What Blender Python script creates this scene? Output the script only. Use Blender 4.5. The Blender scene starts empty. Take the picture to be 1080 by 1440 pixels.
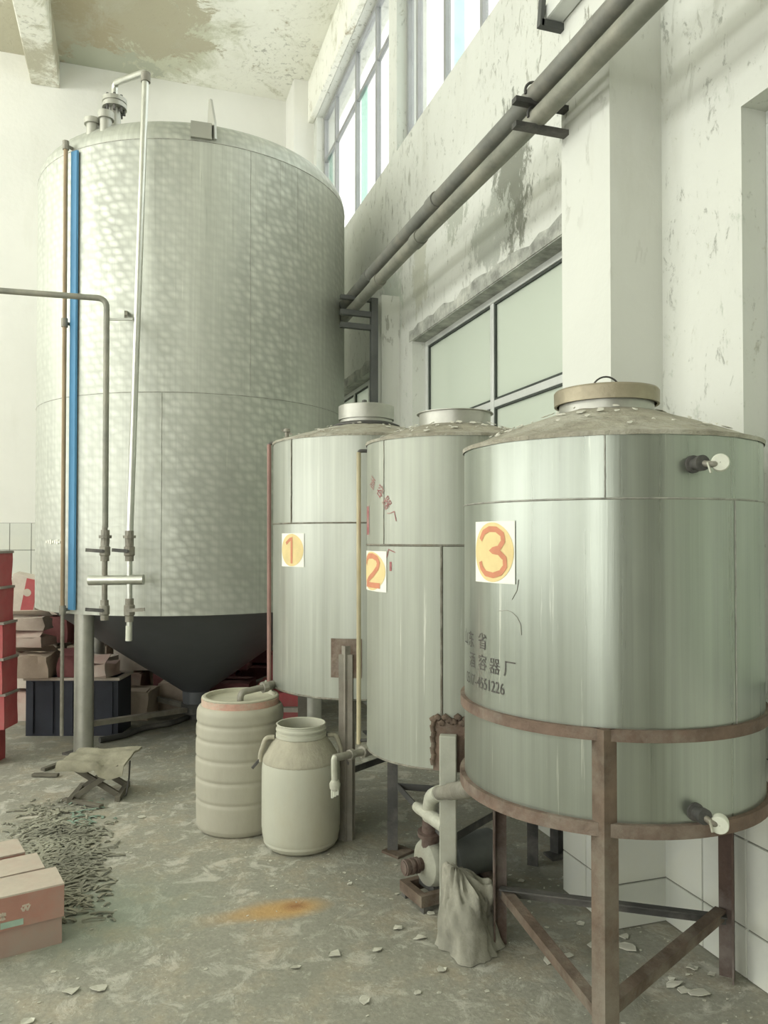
import bpy, bmesh, math, random
from math import sin, cos, pi, radians, sqrt, atan2, tan
from mathutils import Vector, Matrix, noise

random.seed(7)
scene = bpy.context.scene
C = bpy.context.collection

# ------------------------------------------------------------ camera, world, light, exposure
F_PX, HOR, PITCH, YAW, EYE = 1090.0, 757.0, radians(1.0), math.atan(352 / 1090), 1.5
PPY = HOR - F_PX * tan(PITCH)                      # principal point row (image rows are 0..1440)
cam = bpy.data.cameras.new('camera')
cam.sensor_fit = 'VERTICAL'; cam.sensor_height = 36.0; cam.sensor_width = 27.0
cam.lens = F_PX / 1440 * 36
cam.shift_y = (PPY - 720) / 1440
cam.clip_start = 0.05
camo = bpy.data.objects.new('camera', cam); C.objects.link(camo)
camo.location = (0, 0, EYE); camo.rotation_euler = (pi / 2 + PITCH, 0, -YAW)
scene.camera = camo

world = bpy.data.worlds.new('overcast_sky'); scene.world = world; world.use_nodes = True
wn = world.node_tree.nodes; wl = world.node_tree.links
bg = wn['Background']; bg.inputs['Color'].default_value = (1.0, 0.985, 0.965, 1); bg.inputs['Strength'].default_value = 1.7

vs = scene.view_settings
vs.view_transform = 'Standard'; vs.look = 'None'; vs.exposure = 0.68; vs.gamma = 1.0; vs.use_curve_mapping = False

def area(name, loc, rot, sx, sy, power, col):
    l = bpy.data.lights.new(name, 'AREA'); l.shape = 'RECTANGLE'; l.size = sx; l.size_y = sy
    l.energy = power; l.color = col
    o = bpy.data.objects.new(name, l); C.objects.link(o); o.location = loc; o.rotation_euler = rot
    return o
DAY = (0.985, 1.0, 0.925)
# daylight entering through the hall's tall windows in the left wall and the big gate behind the viewer
for k, yy in enumerate((-2.6, 0.6, 3.8, 7.0)):
    area('daylight_upper', (-6.85, yy, 5.5), (0, -pi / 2 - 0.12, 0), 1.7, 2.6, (34, 46, 74, 84)[k], DAY)
    area('daylight_lower', (-6.85, yy, 2.0), (0, -pi / 2, 0), 2.0, 2.6, (14, 18, 24, 28)[k], DAY)
area('daylight_gate', (-4.9, -4.85, 2.0), (-pi / 2, 0, pi), 3.0, 3.6, 60, DAY)

# ------------------------------------------------------------ photo pixel -> place
FW = Vector((sin(YAW), cos(YAW), 0)); RT = Vector((cos(YAW), -sin(YAW), 0)); UP = Vector((0, 0, 1))
FP = FW * cos(PITCH) + UP * sin(PITCH); UPP = UP * cos(PITCH) - FW * sin(PITCH)
EYEV = Vector((0, 0, EYE))
def ray(px, py): return FP + RT * ((px - 540) / F_PX) + UPP * (-(py - PPY) / F_PX)
def onz(px, py, z=0.0):
    r = ray(px, py); return EYEV + r * ((z - EYE) / r.z)
def onx(px, py, X):
    r = ray(px, py); return EYEV + r * (X / r.x)
def ony(px, py, Y):
    r = ray(px, py); return EYEV + r * (Y / r.y)
def atd(px, py, d):
    r = ray(px, py); return EYEV + r * (d / (r.x * FW.x + r.y * FW.y))
def W(lat, d, z=0.0): return RT * lat + FW * d + Vector((0, 0, z))
def oncyl(px, py, c, r):
    v = ray(px, py); a = v.x ** 2 + v.y ** 2; b = -2 * (v.x * c[0] + v.y * c[1]); k = c[0] ** 2 + c[1] ** 2 - r * r
    disc = max(b * b - 4 * a * k, 0.0)
    t = (-b - sqrt(disc)) / (2 * a); return EYEV + v * t
def az(p, c):
    a = atan2(p[1] - c[1], p[0] - c[0]); return a if a < 0.6 else a - 2 * pi

# ------------------------------------------------------------ materials
MATS = {}
class NT:
    def __init__(s, name):
        s.m = bpy.data.materials.new(name); s.m.use_nodes = True
        s.n = s.m.node_tree.nodes; s.l = s.m.node_tree.links
        s.b = s.n['Principled BSDF']; MATS[name] = s.m
    def new(s, t, **k):
        n = s.n.new(t)
        for a, v in k.items(): setattr(n, a, v)
        return n
    def put(s, sock, v):
        if hasattr(v, 'links') or hasattr(v, 'is_output'): s.l.new(v, sock)
        else: sock.default_value = v
    def coord(s, kind='Object', scale=(1, 1, 1), loc=(0, 0, 0)):
        t = s.new('ShaderNodeTexCoord'); mp = s.new('ShaderNodeMapping')
        s.l.new(t.outputs[kind], mp.inputs[0]); mp.inputs['Scale'].default_value = scale; mp.inputs['Location'].default_value = loc
        return mp.outputs[0]
    def geo(s, scale=(1, 1, 1)):
        t = s.new('ShaderNodeNewGeometry'); mp = s.new('ShaderNodeMapping')
        s.l.new(t.outputs['Position'], mp.inputs[0]); mp.inputs['Scale'].default_value = scale
        return mp.outputs[0]
    def noise(s, vec, scale, detail=4, rough=0.55, out='Fac', dist=0.0):
        n = s.new('ShaderNodeTexNoise'); s.l.new(vec, n.inputs['Vector']); n.inputs['Scale'].default_value = scale
        n.inputs['Detail'].default_value = detail; n.inputs['Roughness'].default_value = rough; n.inputs['Distortion'].default_value = dist
        return n.outputs[out]
    def voro(s, vec, scale, rnd=1.0, out='Distance', feature='F1'):
        n = s.new('ShaderNodeTexVoronoi', feature=feature); s.l.new(vec, n.inputs['Vector'])
        n.inputs['Scale'].default_value = scale; n.inputs['Randomness'].default_value = rnd
        return n.outputs[out]
    def ramp(s, fac, stops):
        n = s.new('ShaderNodeValToRGB'); s.l.new(fac, n.inputs[0]); e = n.color_ramp.elements
        while len(e) < len(stops): e.new(0.5)
        for i, (p, c) in enumerate(stops):
            e[i].position = p; e[i].color = c if len(c) == 4 else (*c, 1)
        return n.outputs[0]
    def mask(s, fac, a, b): return s.ramp(fac, [(a, (0, 0, 0)), (b, (1, 1, 1))])
    def math(s, op, a, b=0.0, clamp=False):
        n = s.new('ShaderNodeMath', operation=op); n.use_clamp = clamp
        s.put(n.inputs[0], a); s.put(n.inputs[1], b); return n.outputs[0]
    def mix(s, fac, a, b, mode='MIX'):
        n = s.new('ShaderNodeMix', data_type='RGBA', blend_type=mode)
        s.put(n.inputs[0], fac)
        for i, v in ((6, a), (7, b)):
            if isinstance(v, tuple): v = v if len(v) == 4 else (*v, 1)
            s.put(n.inputs[i], v)
        return n.outputs[2]
    def bump(s, h, strength=0.3, dist=0.01):
        n = s.new('ShaderNodeBump'); n.inputs['Strength'].default_value = strength; n.inputs['Distance'].default_value = dist
        s.l.new(h, n.inputs['Height']); s.l.new(n.outputs[0], s.b.inputs['Normal'])
    def blob(s, pos, c, rad):
        """1 inside an ellipsoid at c (world metres), falling to 0 at its surface"""
        v = s.new('ShaderNodeVectorMath', operation='SUBTRACT'); s.l.new(pos, v.inputs[0]); v.inputs[1].default_value = c
        w = s.new('ShaderNodeVectorMath', operation='DIVIDE'); s.l.new(v.outputs[0], w.inputs[0]); w.inputs[1].default_value = rad
        ln = s.new('ShaderNodeVectorMath', operation='LENGTH'); s.l.new(w.outputs[0], ln.inputs[0])
        return s.math('SUBTRACT', 1.0, ln.outputs['Value'], True)
    def set(s, col=None, rough=None, metal=None, spec=None):
        b = s.b
        if col is not None: s.put(b.inputs['Base Color'], col if not isinstance(col, tuple) else (*col[:3], 1))
        if rough is not None: s.put(b.inputs['Roughness'], rough)
        if metal is not None: s.put(b.inputs['Metallic'], metal)
        if spec is not None: s.put(b.inputs['Specular IOR Level'], spec)
        return s.m

def plain(name, col, rough=0.6, metal=0.0, var=0.25, scale=6.0, dirt=None, bump=0.0, stretch=(1, 1, 1), spec=0.4):
    t = NT(name); v = t.coord('Object', stretch)
    n = t.noise(v, scale, 6, 0.62)
    c = t.mix(t.mask(n, 0.3, 0.72), tuple(x * (1 - var) for x in col), tuple(min(1, x * (1 + var * 0.6)) for x in col))
    if dirt:
        n2 = t.noise(v, scale * 0.45, 8, 0.7)
        c = t.mix(t.mask(n2, 0.46, 0.68), c, dirt)
    if bump: t.bump(t.noise(v, scale * 4, 4, 0.6), bump, 0.01)
    return t.set(c, rough, metal, spec)

def plaster(name, base, stains=(), peel=0.5, grime=(0.5, 0.5, 0.43), fleck=True):
    t = NT(name); p = t.geo()
    n1 = t.noise(p, 0.55, 6, 0.6)
    c = t.mix(t.mask(n1, 0.35, 0.7), base, tuple(x * 0.9 for x in base))
    vert = t.geo((1, 1, 0.22))
    n2 = t.noise(vert, 2.6, 8, 0.68)
    c = t.mix(t.math('MULTIPLY', t.mask(n2, 0.56, 0.78), 0.45), c, grime)
    h = t.noise(p, 9, 5, 0.6)
    if fleck:
        # flaked paint: small vertical tears clustered in patches
        zone = t.mask(t.noise(p, 0.75, 4, 0.6), 0.44, 0.62)
        tear = t.mask(t.noise(t.geo((1, 1, 0.32)), 17, 6, 0.68, dist=0.6), 0.575, 0.63)
        fl = t.math('MULTIPLY', zone, tear)
        c = t.mix(t.math('MULTIPLY', fl, peel), c, (0.24, 0.24, 0.19))
        h = t.math('SUBTRACT', h, t.math('MULTIPLY', fl, 1.5))
    for (ctr, rad, col, thr, sc) in stains:
        b = t.blob(p, ctr, rad)
        nz = t.noise(t.geo((1, 1, 0.5)), sc * (1.0 if name.startswith('ceil') else 1.7), 10, 0.78, dist=0.5)
        m = t.mask(t.math('ADD', t.math('MULTIPLY', b, 0.55), t.math('MULTIPLY', nz, 1.5)), thr + 0.08, thr + (0.70 if name.startswith('ceil') else 0.30))
        c = t.mix(m, c, col)
        h = t.math('SUBTRACT', h, t.math('MULTIPLY', m, 0.6))
    t.bump(h, 0.35, 0.012)
    return t.set(c, 0.85, 0, 0.25)

def steel(name, base, rough, streak=(30, 30, 0.9), swirl=False, dust=0.3, metal=0.9):
    t = NT(name); uv = t.coord('UV')
    s1 = t.noise(t.coord('UV', streak), 1.0, 6, 0.65)
    s2 = t.noise(t.coord('UV', (3.2, 0.28, 1)), 1.0, 5, 0.6)
    c = t.mix(t.mask(s1, 0.3, 0.72), tuple(x * 0.80 for x in base), tuple(min(1, x * 1.12) for x in base))
    c = t.mix(t.math('MULTIPLY', t.mask(s2, 0.35, 0.7), 0.5), c, tuple(x * 0.78 for x in base))
    # pale dribbles
    dr = t.mask(t.noise(t.coord('UV', (46, 1.1, 1), (3, 7, 0)), 1.0, 5, 0.7), 0.63, 0.72)
    c = t.mix(t.math('MULTIPLY', dr, 0.5), c, (0.80, 0.81, 0.72))
    dk = t.mask(t.noise(t.coord('UV', (60, 0.9, 1), (13, 2, 0)), 1.0, 6, 0.75), 0.68, 0.74)
    c = t.mix(t.math('MULTIPLY', dk, 0.7), c, (0.16, 0.16, 0.13))
    r = t.math('ADD', t.math('MULTIPLY', s1, 0.22), rough - 0.1)
    h = s1
    if swirl:
        # polishing swirls left by a rotary wheel, row over row
        sx_ = t.new('ShaderNodeSeparateXYZ'); t.l.new(t.coord('UV', (13.5, 19.0, 1)), sx_.inputs[0]); cx_ = t.new('ShaderNodeCombineXYZ'); t.l.new(t.math('ADD', sx_.outputs[0], t.math('MULTIPLY', sx_.outputs[1], 0.42)), cx_.inputs[0]); t.l.new(sx_.outputs[1], cx_.inputs[1]); sw = cx_.outputs[0]
        vo = t.voro(sw, 1.0, 0.45)
        wob = t.noise(t.coord('UV', (1.6, 0.35, 1), (2.3, 0, 0)), 1.0, 3, 0.5)
        m = t.math('MULTIPLY', t.mask(vo, 0.12, 0.6), t.mask(wob, 0.3, 0.62))
        c = t.mix(t.math('MULTIPLY', m, 0.5), c, tuple(x * 0.5 for x in base))
        r = t.math('ADD', r, t.math('MULTIPLY', m, 0.16))
        sv = t.new('ShaderNodeSeparateXYZ'); t.l.new(uv, sv.inputs[0])
        band = t.mask(t.math('MULTIPLY', sv.outputs[1], 0.25), 0.50, 0.80)
        ld_ = t.mask(t.noise(t.coord('UV', (38, 0.8, 1), (5, 9, 0)), 1.0, 5, 0.75), 0.56, 0.64)
        pt_ = t.mask(t.noise(t.coord('UV', (1.5, 0.4, 1), (8, 1, 0)), 1.0, 3, 0.5), 0.42, 0.62)
        c = t.mix(t.math('MULTIPLY', t.math('MULTIPLY', ld_, band), t.math('MULTIPLY', pt_, 0.6)), c, (0.24, 0.24, 0.2))
        h = t.math('ADD', t.math('MULTIPLY', s1, 0.5), t.math('MULTIPLY', vo, 1.2))
    t.bump(h, 0.08 if not swirl else 0.13, 0.01)
    du = t.mask(t.noise(t.coord('Object'), 1.6, 5, 0.6), 0.42, 0.75)
    met = t.math('SUBTRACT', metal, t.math('MULTIPLY', du, dust))
    return t.set(c, r, met, 0.4)

# ------------------------------------------------------------ mesh helpers
class MB:
    def __init__(s): s.v = []; s.f = []; s.uv = {}
    def add(s, vs, fs, uvs=None):
        o = len(s.v); s.v += [tuple(v) for v in vs]
        for i, f in enumerate(fs):
            if uvs: s.uv[len(s.f)] = uvs[i]
            s.f.append(tuple(o + k for k in f))
        return s
    def box(s, c, size, rot=None):
        x, y, z = (k / 2 for k in size); c = Vector(c)
        M = rot if rot is not None else Matrix.Identity(3)
        if isinstance(M, (int, float)): M = Matrix.Rotation(M, 3, 'Z')
        vs = [c + M @ Vector((a * x, b * y, d * z)) for d in (-1, 1) for b in (-1, 1) for a in (-1, 1)]
        return s.add(vs, [(0, 2, 3, 1), (4, 5, 7, 6), (0, 1, 5, 4), (2, 6, 7, 3), (0, 4, 6, 2), (1, 3, 7, 5)])
    def beam(s, a, b, w, h, roll=0.0):
        """rectangular bar from a to b, w sideways, h upwards"""
        a = Vector(a); b = Vector(b); d = (b - a); L = d.length; d.normalize()
        up = Vector((0, 0, 1)) if abs(d.z) < 0.95 else Vector((cos(roll), sin(roll), 0))
        x = d.cross(up).normalized(); y = x.cross(d).normalized()
        M = Matrix((x, d, y)).transposed()
        return s.box((a + b) / 2, (w, L, h), M)
    def angle(s, a, b, w, t, out):
        """L-section bar from a to b; the corner points along `out`"""
        a = Vector(a); b = Vector(b); d = (b - a).normalized(); out = Vector(out); out = (out - d * out.dot(d)).normalized()
        side = d.cross(out).normalized()
        e1 = (-out + side).normalized(); e2 = (-out - side).normalized()
        prof = [Vector((0, 0, 0)), e1 * w, e1 * w + e2 * t, e1 * t + e2 * t, e2 * w + e1 * t, e2 * w]
        vs = [a + p for p in prof] + [b + p for p in prof]
        fs = [(i, (i + 1) % 6, 6 + (i + 1) % 6, 6 + i) for i in range(6)]
        fs += [(0, 3, 2, 1), (0, 5, 4, 3), (6, 7, 8, 9), (6, 9, 10, 11)]
        return s.add(vs, fs)
    def tube(s, pts, r, n=14, cap=True):
        pts = [Vector(p) for p in pts]; m = len(pts)
        rs = r if isinstance(r, (list, tuple)) else [r] * m
        tang = []
        for i in range(m):
            a = pts[max(i - 1, 0)]; b = pts[min(i + 1, m - 1)]; tang.append((b - a).normalized())
        up = Vector((0, 0, 1)) if abs(tang[0].z) < 0.9 else Vector((1, 0, 0))
        x = tang[0].cross(up).normalized(); vs = []
        for i in range(m):
            x = (x - tang[i] * x.dot(tang[i])).normalized(); y = tang[i].cross(x)
            for k in range(n):
                a = 2 * pi * k / n; vs.append(pts[i] + (x * cos(a) + y * sin(a)) * rs[i])
        fs = []
        for i in range(m - 1):
            for k in range(n):
                fs.append((i * n + k, i * n + (k + 1) % n, (i + 1) * n + (k + 1) % n, (i + 1) * n + k))
        if cap:
            fs.append(tuple(range(n - 1, -1, -1))); fs.append(tuple((m - 1) * n + k for k in range(n)))
        return s.add(vs, fs)
    def lathe(s, prof, n=64, c=(0, 0, 0), axis=None, a0=0.0, a1=2 * pi, uv=False):
        """profile of (r, z) turned about an axis through c (default vertical)"""
        c = Vector(c)
        if axis is None: X, Y, Z = Vector((1, 0, 0)), Vector((0, 1, 0)), Vector((0, 0, 1))
        else:
            Z = Vector(axis).normalized(); t = Vector((0, 0, 1)) if abs(Z.z) < 0.9 else Vector((1, 0, 0))
            X = Z.cross(t).normalized(); Y = Z.cross(X)
        full = abs(a1 - a0 - 2 * pi) < 1e-6
        cols = n if full else n + 1
        vs = []; fs = []; uvs = []
        R = max(p[0] for p in prof)
        for (r, z) in prof:
            for k in range(cols):
                a = a0 + (a1 - a0) * k / n
                vs.append(c + (X * cos(a) + Y * sin(a)) * r + Z * z)
        acc = [0.0]
        for i in range(1, len(prof)): acc.append(acc[-1] + sqrt((prof[i][0] - prof[i - 1][0]) ** 2 + (prof[i][1] - prof[i - 1][1]) ** 2))
        for i in range(len(prof) - 1):
            for k in range(n):
                k2 = (k + 1) % cols
                fs.append((i * cols + k, i * cols + k2, (i + 1) * cols + k2, (i + 1) * cols + k))
                u0, u1 = (a1 - a0) * k / n * R, (a1 - a0) * (k + 1) / n * R
                uvs.append(((u0, acc[i]), (u1, acc[i]), (u1, acc[i + 1]), (u0, acc[i + 1])))
        s.add(vs, fs, uvs if uv else None)
        return s
    def disc(s, r, z, n=64, c=(0, 0, 0), flip=False):
        vs = [(c[0] + r * cos(2 * pi * k / n), c[1] + r * sin(2 * pi * k / n), c[2] + z) for k in range(n)]
        f = tuple(range(n)); return s.add(vs, [f[::-1] if flip else f])
    def build(s, name, mat, parent=None, smooth=None, loc=None, bevel=0.0, weld=False):
        me = bpy.data.meshes.new(name); me.from_pydata(s.v, [], s.f); me.update()
        if s.uv:
            ul = me.uv_layers.new(name='uv')
            for p in me.polygons:
                if p.index in s.uv:
                    for li, q in zip(p.loop_indices, s.uv[p.index]): ul.data[li].uv = q
        bm = bmesh.new(); bm.from_mesh(me)
        if weld: bmesh.ops.remove_doubles(bm, verts=bm.verts, dist=1e-5)
        if not s.uv: bmesh.ops.recalc_face_normals(bm, faces=bm.faces)
        if smooth is not None:
            for f in bm.faces: f.smooth = True
            for e in bm.edges:
                if len(e.link_faces) == 2 and e.calc_face_angle(0) > radians(smooth): e.smooth = False
        bm.to_mesh(me); bm.free()
        me.materials.append(MATS[mat] if isinstance(mat, str) else mat)
        o = bpy.data.objects.new(name, me); C.objects.link(o)
        if parent is not None: o.parent = parent
        if loc is not None: o.location = loc
        if bevel:
            md = o.modifiers.new('bevel', 'BEVEL'); md.width = bevel; md.segments = 2; md.limit_method = 'ANGLE'
        return o

def tag(o, label=None, cat=None, group=None, kind=None):
    for k, v in (('label', label), ('category', cat), ('group', group), ('kind', kind)):
        if v: o[k] = v
    return o
def thing(name, label, cat, loc=(0, 0, 0), rz=0.0, group=None, kind=None):
    o = bpy.data.objects.new(name, None); C.objects.link(o); o.location = loc; o.rotation_euler = (0, 0, rz)
    o.empty_display_size = 0.1
    return tag(o, label, cat, group, kind)
def struct(o): o['kind'] = 'structure'; return o
def bend(pts, rad, n=5):
    """round the inner corners of a polyline"""
    pts = [Vector(p) for p in pts]; out = [pts[0]]
    for i in range(1, len(pts) - 1):
        a, b, c = pts[i - 1], pts[i], pts[i + 1]
        d1 = (a - b); d2 = (c - b); r = min(rad, d1.length * 0.48, d2.length * 0.48)
        p, q = b + d1.normalized() * r, b + d2.normalized() * r
        for k in range(n + 1):
            t = k / n; out.append(p * (1 - t) ** 2 + b * 2 * t * (1 - t) + q * t * t)
    out.append(pts[-1]); return out

# ------------------------------------------------------------ material library
T_X = 2.0
def sp(px, py, X=2.0): return tuple(onx(px, py, X))
wall_stains = [
    (sp(718, 262), (0.4, 0.30, 0.62), (0.24, 0.25, 0.21), 0.80, 9),
    (sp(690, 330), (0.4, 0.42, 0.30), (0.44, 0.46, 0.41), 0.86, 9),
    (sp(640, 300), (0.4, 0.30, 0.25), (0.42, 0.44, 0.38), 0.90, 12),
    (sp(590, 380), (0.4, 0.25, 0.45), (0.52, 0.53, 0.45), 0.86, 8),
    (sp(550, 430), (0.5, 0.40, 0.60), (0.50, 0.54, 0.47), 0.84, 6),
    (sp(902, 10), (0.4, 0.18, 0.35), (0.48, 0.48, 0.40), 0.84, 7),
    (sp(700, 150), (0.3, 0.2, 0.3), (0.6, 0.6, 0.52), 0.92, 9),
]
plaster('wall_plaster', (0.665, 0.68, 0.625), wall_stains, 0.75)
plaster('pillar_plaster', (0.68, 0.695, 0.64), [(sp(905, 440, 1.9), (0.3, 0.25, 0.35), (0.52, 0.52, 0.43), 1.16, 10)], 0.8)
plaster('back_plaster', (0.82, 0.82, 0.765), [], 0.0, (0.66, 0.66, 0.58), False)
plaster('front_plaster', (0.36, 0.36, 0.32), [], 0.0, (0.3, 0.3, 0.26), False)  # unseen wall behind the viewer, darkened so the tank fronts reflect less light
cp = lambda px, py: tuple(onz(px, py, 6.9))
ceil_stains = [
    (cp(190, 40), (1.3, 1.6, 0.6), (0.62, 0.63, 0.50), 0.72, 1.6),
    (cp(200, 25), (1.1, 1.1, 0.6), (0.50, 0.47, 0.35), 0.86, 2.4),
    (cp(110, 40), (0.5, 1.3, 0.6), (0.46, 0.41, 0.29), 0.80, 3.0),
    (cp(20, 50), (0.9, 1.1, 0.6), (0.52, 0.50, 0.39), 0.74, 1.6),
    (cp(150, 90), (0.9, 0.5, 0.6), (0.50, 0.52, 0.42), 0.86, 3.2),
    (cp(290, 28), (0.9, 0.4, 0.6), (0.28, 0.27, 0.2), 1.06, 6.0),
    (cp(395, 8), (0.4, 0.4, 0.6), (0.3, 0.3, 0.24), 1.02, 6.0),
]
plaster('ceiling_plaster', (0.90, 0.90, 0.81), ceil_stains, 0.5, (0.62, 0.62, 0.5))
plain('concrete_lintel', (0.36, 0.37, 0.33), 0.9, 0, 0.5, 9, (0.6, 0.61, 0.54), 0.6)
plain('tile', (0.70, 0.72, 0.655), 0.35, 0, 0.08, 4, (0.68, 0.69, 0.6))
plain('grout', (0.20, 0.20, 0.17), 0.9)
plain('aluminium_dull', (0.36, 0.37, 0.37), 0.5, 0.4, 0.12, 5)
plain('aluminium', (0.70, 0.72, 0.69), 0.45, 0.25, 0.12, 5)
plain('rubber_seal', (0.06, 0.07, 0.06), 0.7)
plain('rust', (0.15, 0.11, 0.08), 0.8, 0.1, 0.45, 9, (0.22, 0.195, 0.155), 0.5)
plain('rust_ring', (0.17, 0.12, 0.09), 0.8, 0.1, 0.4, 11, (0.25, 0.215, 0.175), 0.5)
plain('rust_red', (0.105, 0.07, 0.055), 0.8, 0.1, 0.4, 8, (0.2, 0.17, 0.15), 0.4)
plain('dark_iron', (0.085, 0.085, 0.08), 0.65, 0.3, 0.35, 7, (0.19, 0.18, 0.16), 0.3)
plain('shaded_steel', (0.155, 0.165, 0.175), 0.5, 0.4, 0.15, 2)  # steel of the tank undersides, its shadow put into the base colour
plain('grey_pipe', (0.25, 0.255, 0.215), 0.55, 0.3, 0.25, 6, (0.34, 0.33, 0.27), 0.2)
plain('grey_pipe_dark', (0.20, 0.205, 0.185), 0.55, 0.3, 0.25, 6, (0.27, 0.26, 0.22), 0.2)
plain('frame_iron', (0.10, 0.105, 0.10), 0.6, 0.2, 0.25, 6)
plain('weld', (0.27, 0.265, 0.22), 0.75, 0.3, 0.5, 20, (0.17, 0.14, 0.105), 0.5)
plain('weld_pale', (0.36, 0.36, 0.32), 0.6, 0.5, 0.4, 20)
plain('leg_cream', (0.42, 0.43, 0.36), 0.7, 0.0, 0.18, 8, (0.36, 0.35, 0.28), 0.2)
plain('leg_grey', (0.25, 0.235, 0.195), 0.75, 0.1, 0.25, 8, (0.2, 0.17, 0.14), 0.3)
plain('dusty_roof', (0.36, 0.34, 0.27), 0.95, 0.0, 0.3, 14, (0.47, 0.46, 0.39), 0.9)
plain('brass', (0.36, 0.32, 0.23), 0.5, 0.5, 0.3, 8, (0.34, 0.30, 0.22), 0.3)
plain('fitting', (0.30, 0.29, 0.245), 0.6, 0.4, 0.3, 12, (0.22, 0.2, 0.16), 0.3)
plain('fitting_pale', (0.52, 0.53, 0.44), 0.6, 0.1, 0.25, 12, (0.36, 0.35, 0.28), 0.3)
plain('cap_pale', (0.66, 0.68, 0.58), 0.7, 0.0, 0.15, 20)
plain('steel_pipe', (0.60, 0.61, 0.56), 0.32, 0.9, 0.15, 7)
plain('tube_brown', (0.33, 0.25, 0.155), 0.6, 0.0, 0.2, 4)
plain('tube_red', (0.34, 0.20, 0.17), 0.6, 0.0, 0.3, 3)
plain('tube_yellow', (0.48, 0.43, 0.28), 0.55, 0.0, 0.2, 4)
plain('blue_strip', (0.085, 0.255, 0.44), 0.55, 0.0, 0.12, 3)
plain('paper', (0.82, 0.83, 0.74), 0.8, 0.0, 0.06, 8)
plain('scale_pale', (0.62, 0.61, 0.53), 0.9, 0.0, 0.12, 8)
plain('yellow_ink', (0.74, 0.60, 0.30), 0.8, 0.0, 0.12, 12)
plain('orange_ink', (0.60, 0.255, 0.15), 0.8, 0.0, 0.15, 14)
plain('stencil', (0.10, 0.095, 0.085), 0.8, 0.0, 0.3, 40)
plain('stencil_red', (0.36, 0.14, 0.14), 0.8, 0.0, 0.4, 40, (0.42, 0.33, 0.28))
plain('drum_cream', (0.42, 0.405, 0.325), 0.6, 0.0, 0.10, 5, (0.35, 0.335, 0.265), 0.15, (1, 1, 0.4))
plain('drum_lid', (0.46, 0.45, 0.35), 0.65, 0.0, 0.12, 6, (0.38, 0.37, 0.29), 0.15)
plain('drum_tape', (0.55, 0.33, 0.26), 0.7, 0.0, 0.25, 14, (0.5, 0.46, 0.36))
plain('can_white', (0.50, 0.505, 0.415), 0.5, 0.0, 0.08, 4, (0.44, 0.42, 0.32), 0.1, (1, 1, 0.5))
plain('can_dust', (0.42, 0.40, 0.31), 0.85, 0.0, 0.2, 20, (0.35, 0.33, 0.26), 0.4, (1, 1, 0.3))
plain('sack', (0.27, 0.265, 0.215), 0.95, 0.0, 0.25, 9, (0.37, 0.36, 0.295), 0.4)
plain('carton_tan', (0.46, 0.38, 0.30), 0.9, 0.0, 0.2, 7, (0.36, 0.29, 0.23), 0.3)
plain('carton_pale', (0.58, 0.52, 0.45), 0.9, 0.0, 0.15, 7, (0.45, 0.37, 0.31), 0.3)
plain('carton_pink', (0.50, 0.36, 0.31), 0.9, 0.0, 0.2, 7, (0.5, 0.45, 0.39), 0.3)
plain('carton_maroon', (0.20, 0.075, 0.075), 0.85, 0.0, 0.3, 7)
plain('carton_red', (0.44, 0.095, 0.10), 0.8, 0.0, 0.2, 6, (0.33, 0.13, 0.12))
plain('carton_rim', (0.27, 0.24, 0.21), 0.9, 0.0, 0.25, 8)
plain('carton_salmon', (0.42, 0.225, 0.175), 0.9, 0.0, 0.12, 6, (0.36, 0.27, 0.22))
plain('carton_salmon_low', (0.37, 0.245, 0.20), 0.9, 0.0, 0.12, 6, (0.33, 0.28, 0.23))
plain('carton_dust', (0.52, 0.46, 0.38), 0.95, 0.0, 0.15, 8, (0.47, 0.36, 0.3))
plain('print_pale', (0.60, 0.52, 0.42), 0.9)
plain('tape_green', (0.38, 0.52, 0.42), 0.6)
plain('navy', (0.035, 0.04, 0.055), 0.6, 0.0, 0.3, 5)
plain('stool_seat', (0.29, 0.275, 0.205), 0.95, 0.0, 0.25, 9, (0.38, 0.36, 0.27), 0.4)
plain('stool_leg', (0.14, 0.13, 0.10), 0.85, 0.0, 0.3, 9)
plain('shred', (0.285, 0.285, 0.225), 0.95, 0.0, 0.5, 3, (0.33, 0.32, 0.25))
plain('shred_green', (0.24, 0.33, 0.265), 0.9, 0.0, 0.2, 3)
plain('flake', (0.56, 0.555, 0.47), 0.9, 0.0, 0.1, 8)
plain('pump_grey', (0.34, 0.345, 0.28), 0.75, 0.0, 0.2, 12, (0.26, 0.24, 0.18), 0.3)
plain('motor_grey', (0.15, 0.16, 0.15), 0.7, 0.2, 0.2, 9)
plain('outside_wall', (0.6, 0.62, 0.58), 0.9)

steel('steel_big', (0.58, 0.60, 0.535), 0.48, (34, 0.55, 1), True, 0.35, 0.72)
steel('steel_one', (0.41, 0.43, 0.375), 0.36, (26, 0.5, 1), False, 0.35, 0.7)
steel('steel_two', (0.385, 0.405, 0.345), 0.46, (30, 0.5, 1), False, 0.4, 0.62)
steel('steel_three', (0.36, 0.39, 0.34), 0.29, (24, 0.35, 1), False, 0.25, 0.82)
steel('steel_cap', (0.46, 0.46, 0.41), 0.4, (8, 8, 1), False, 0.4, 0.8)

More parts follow.
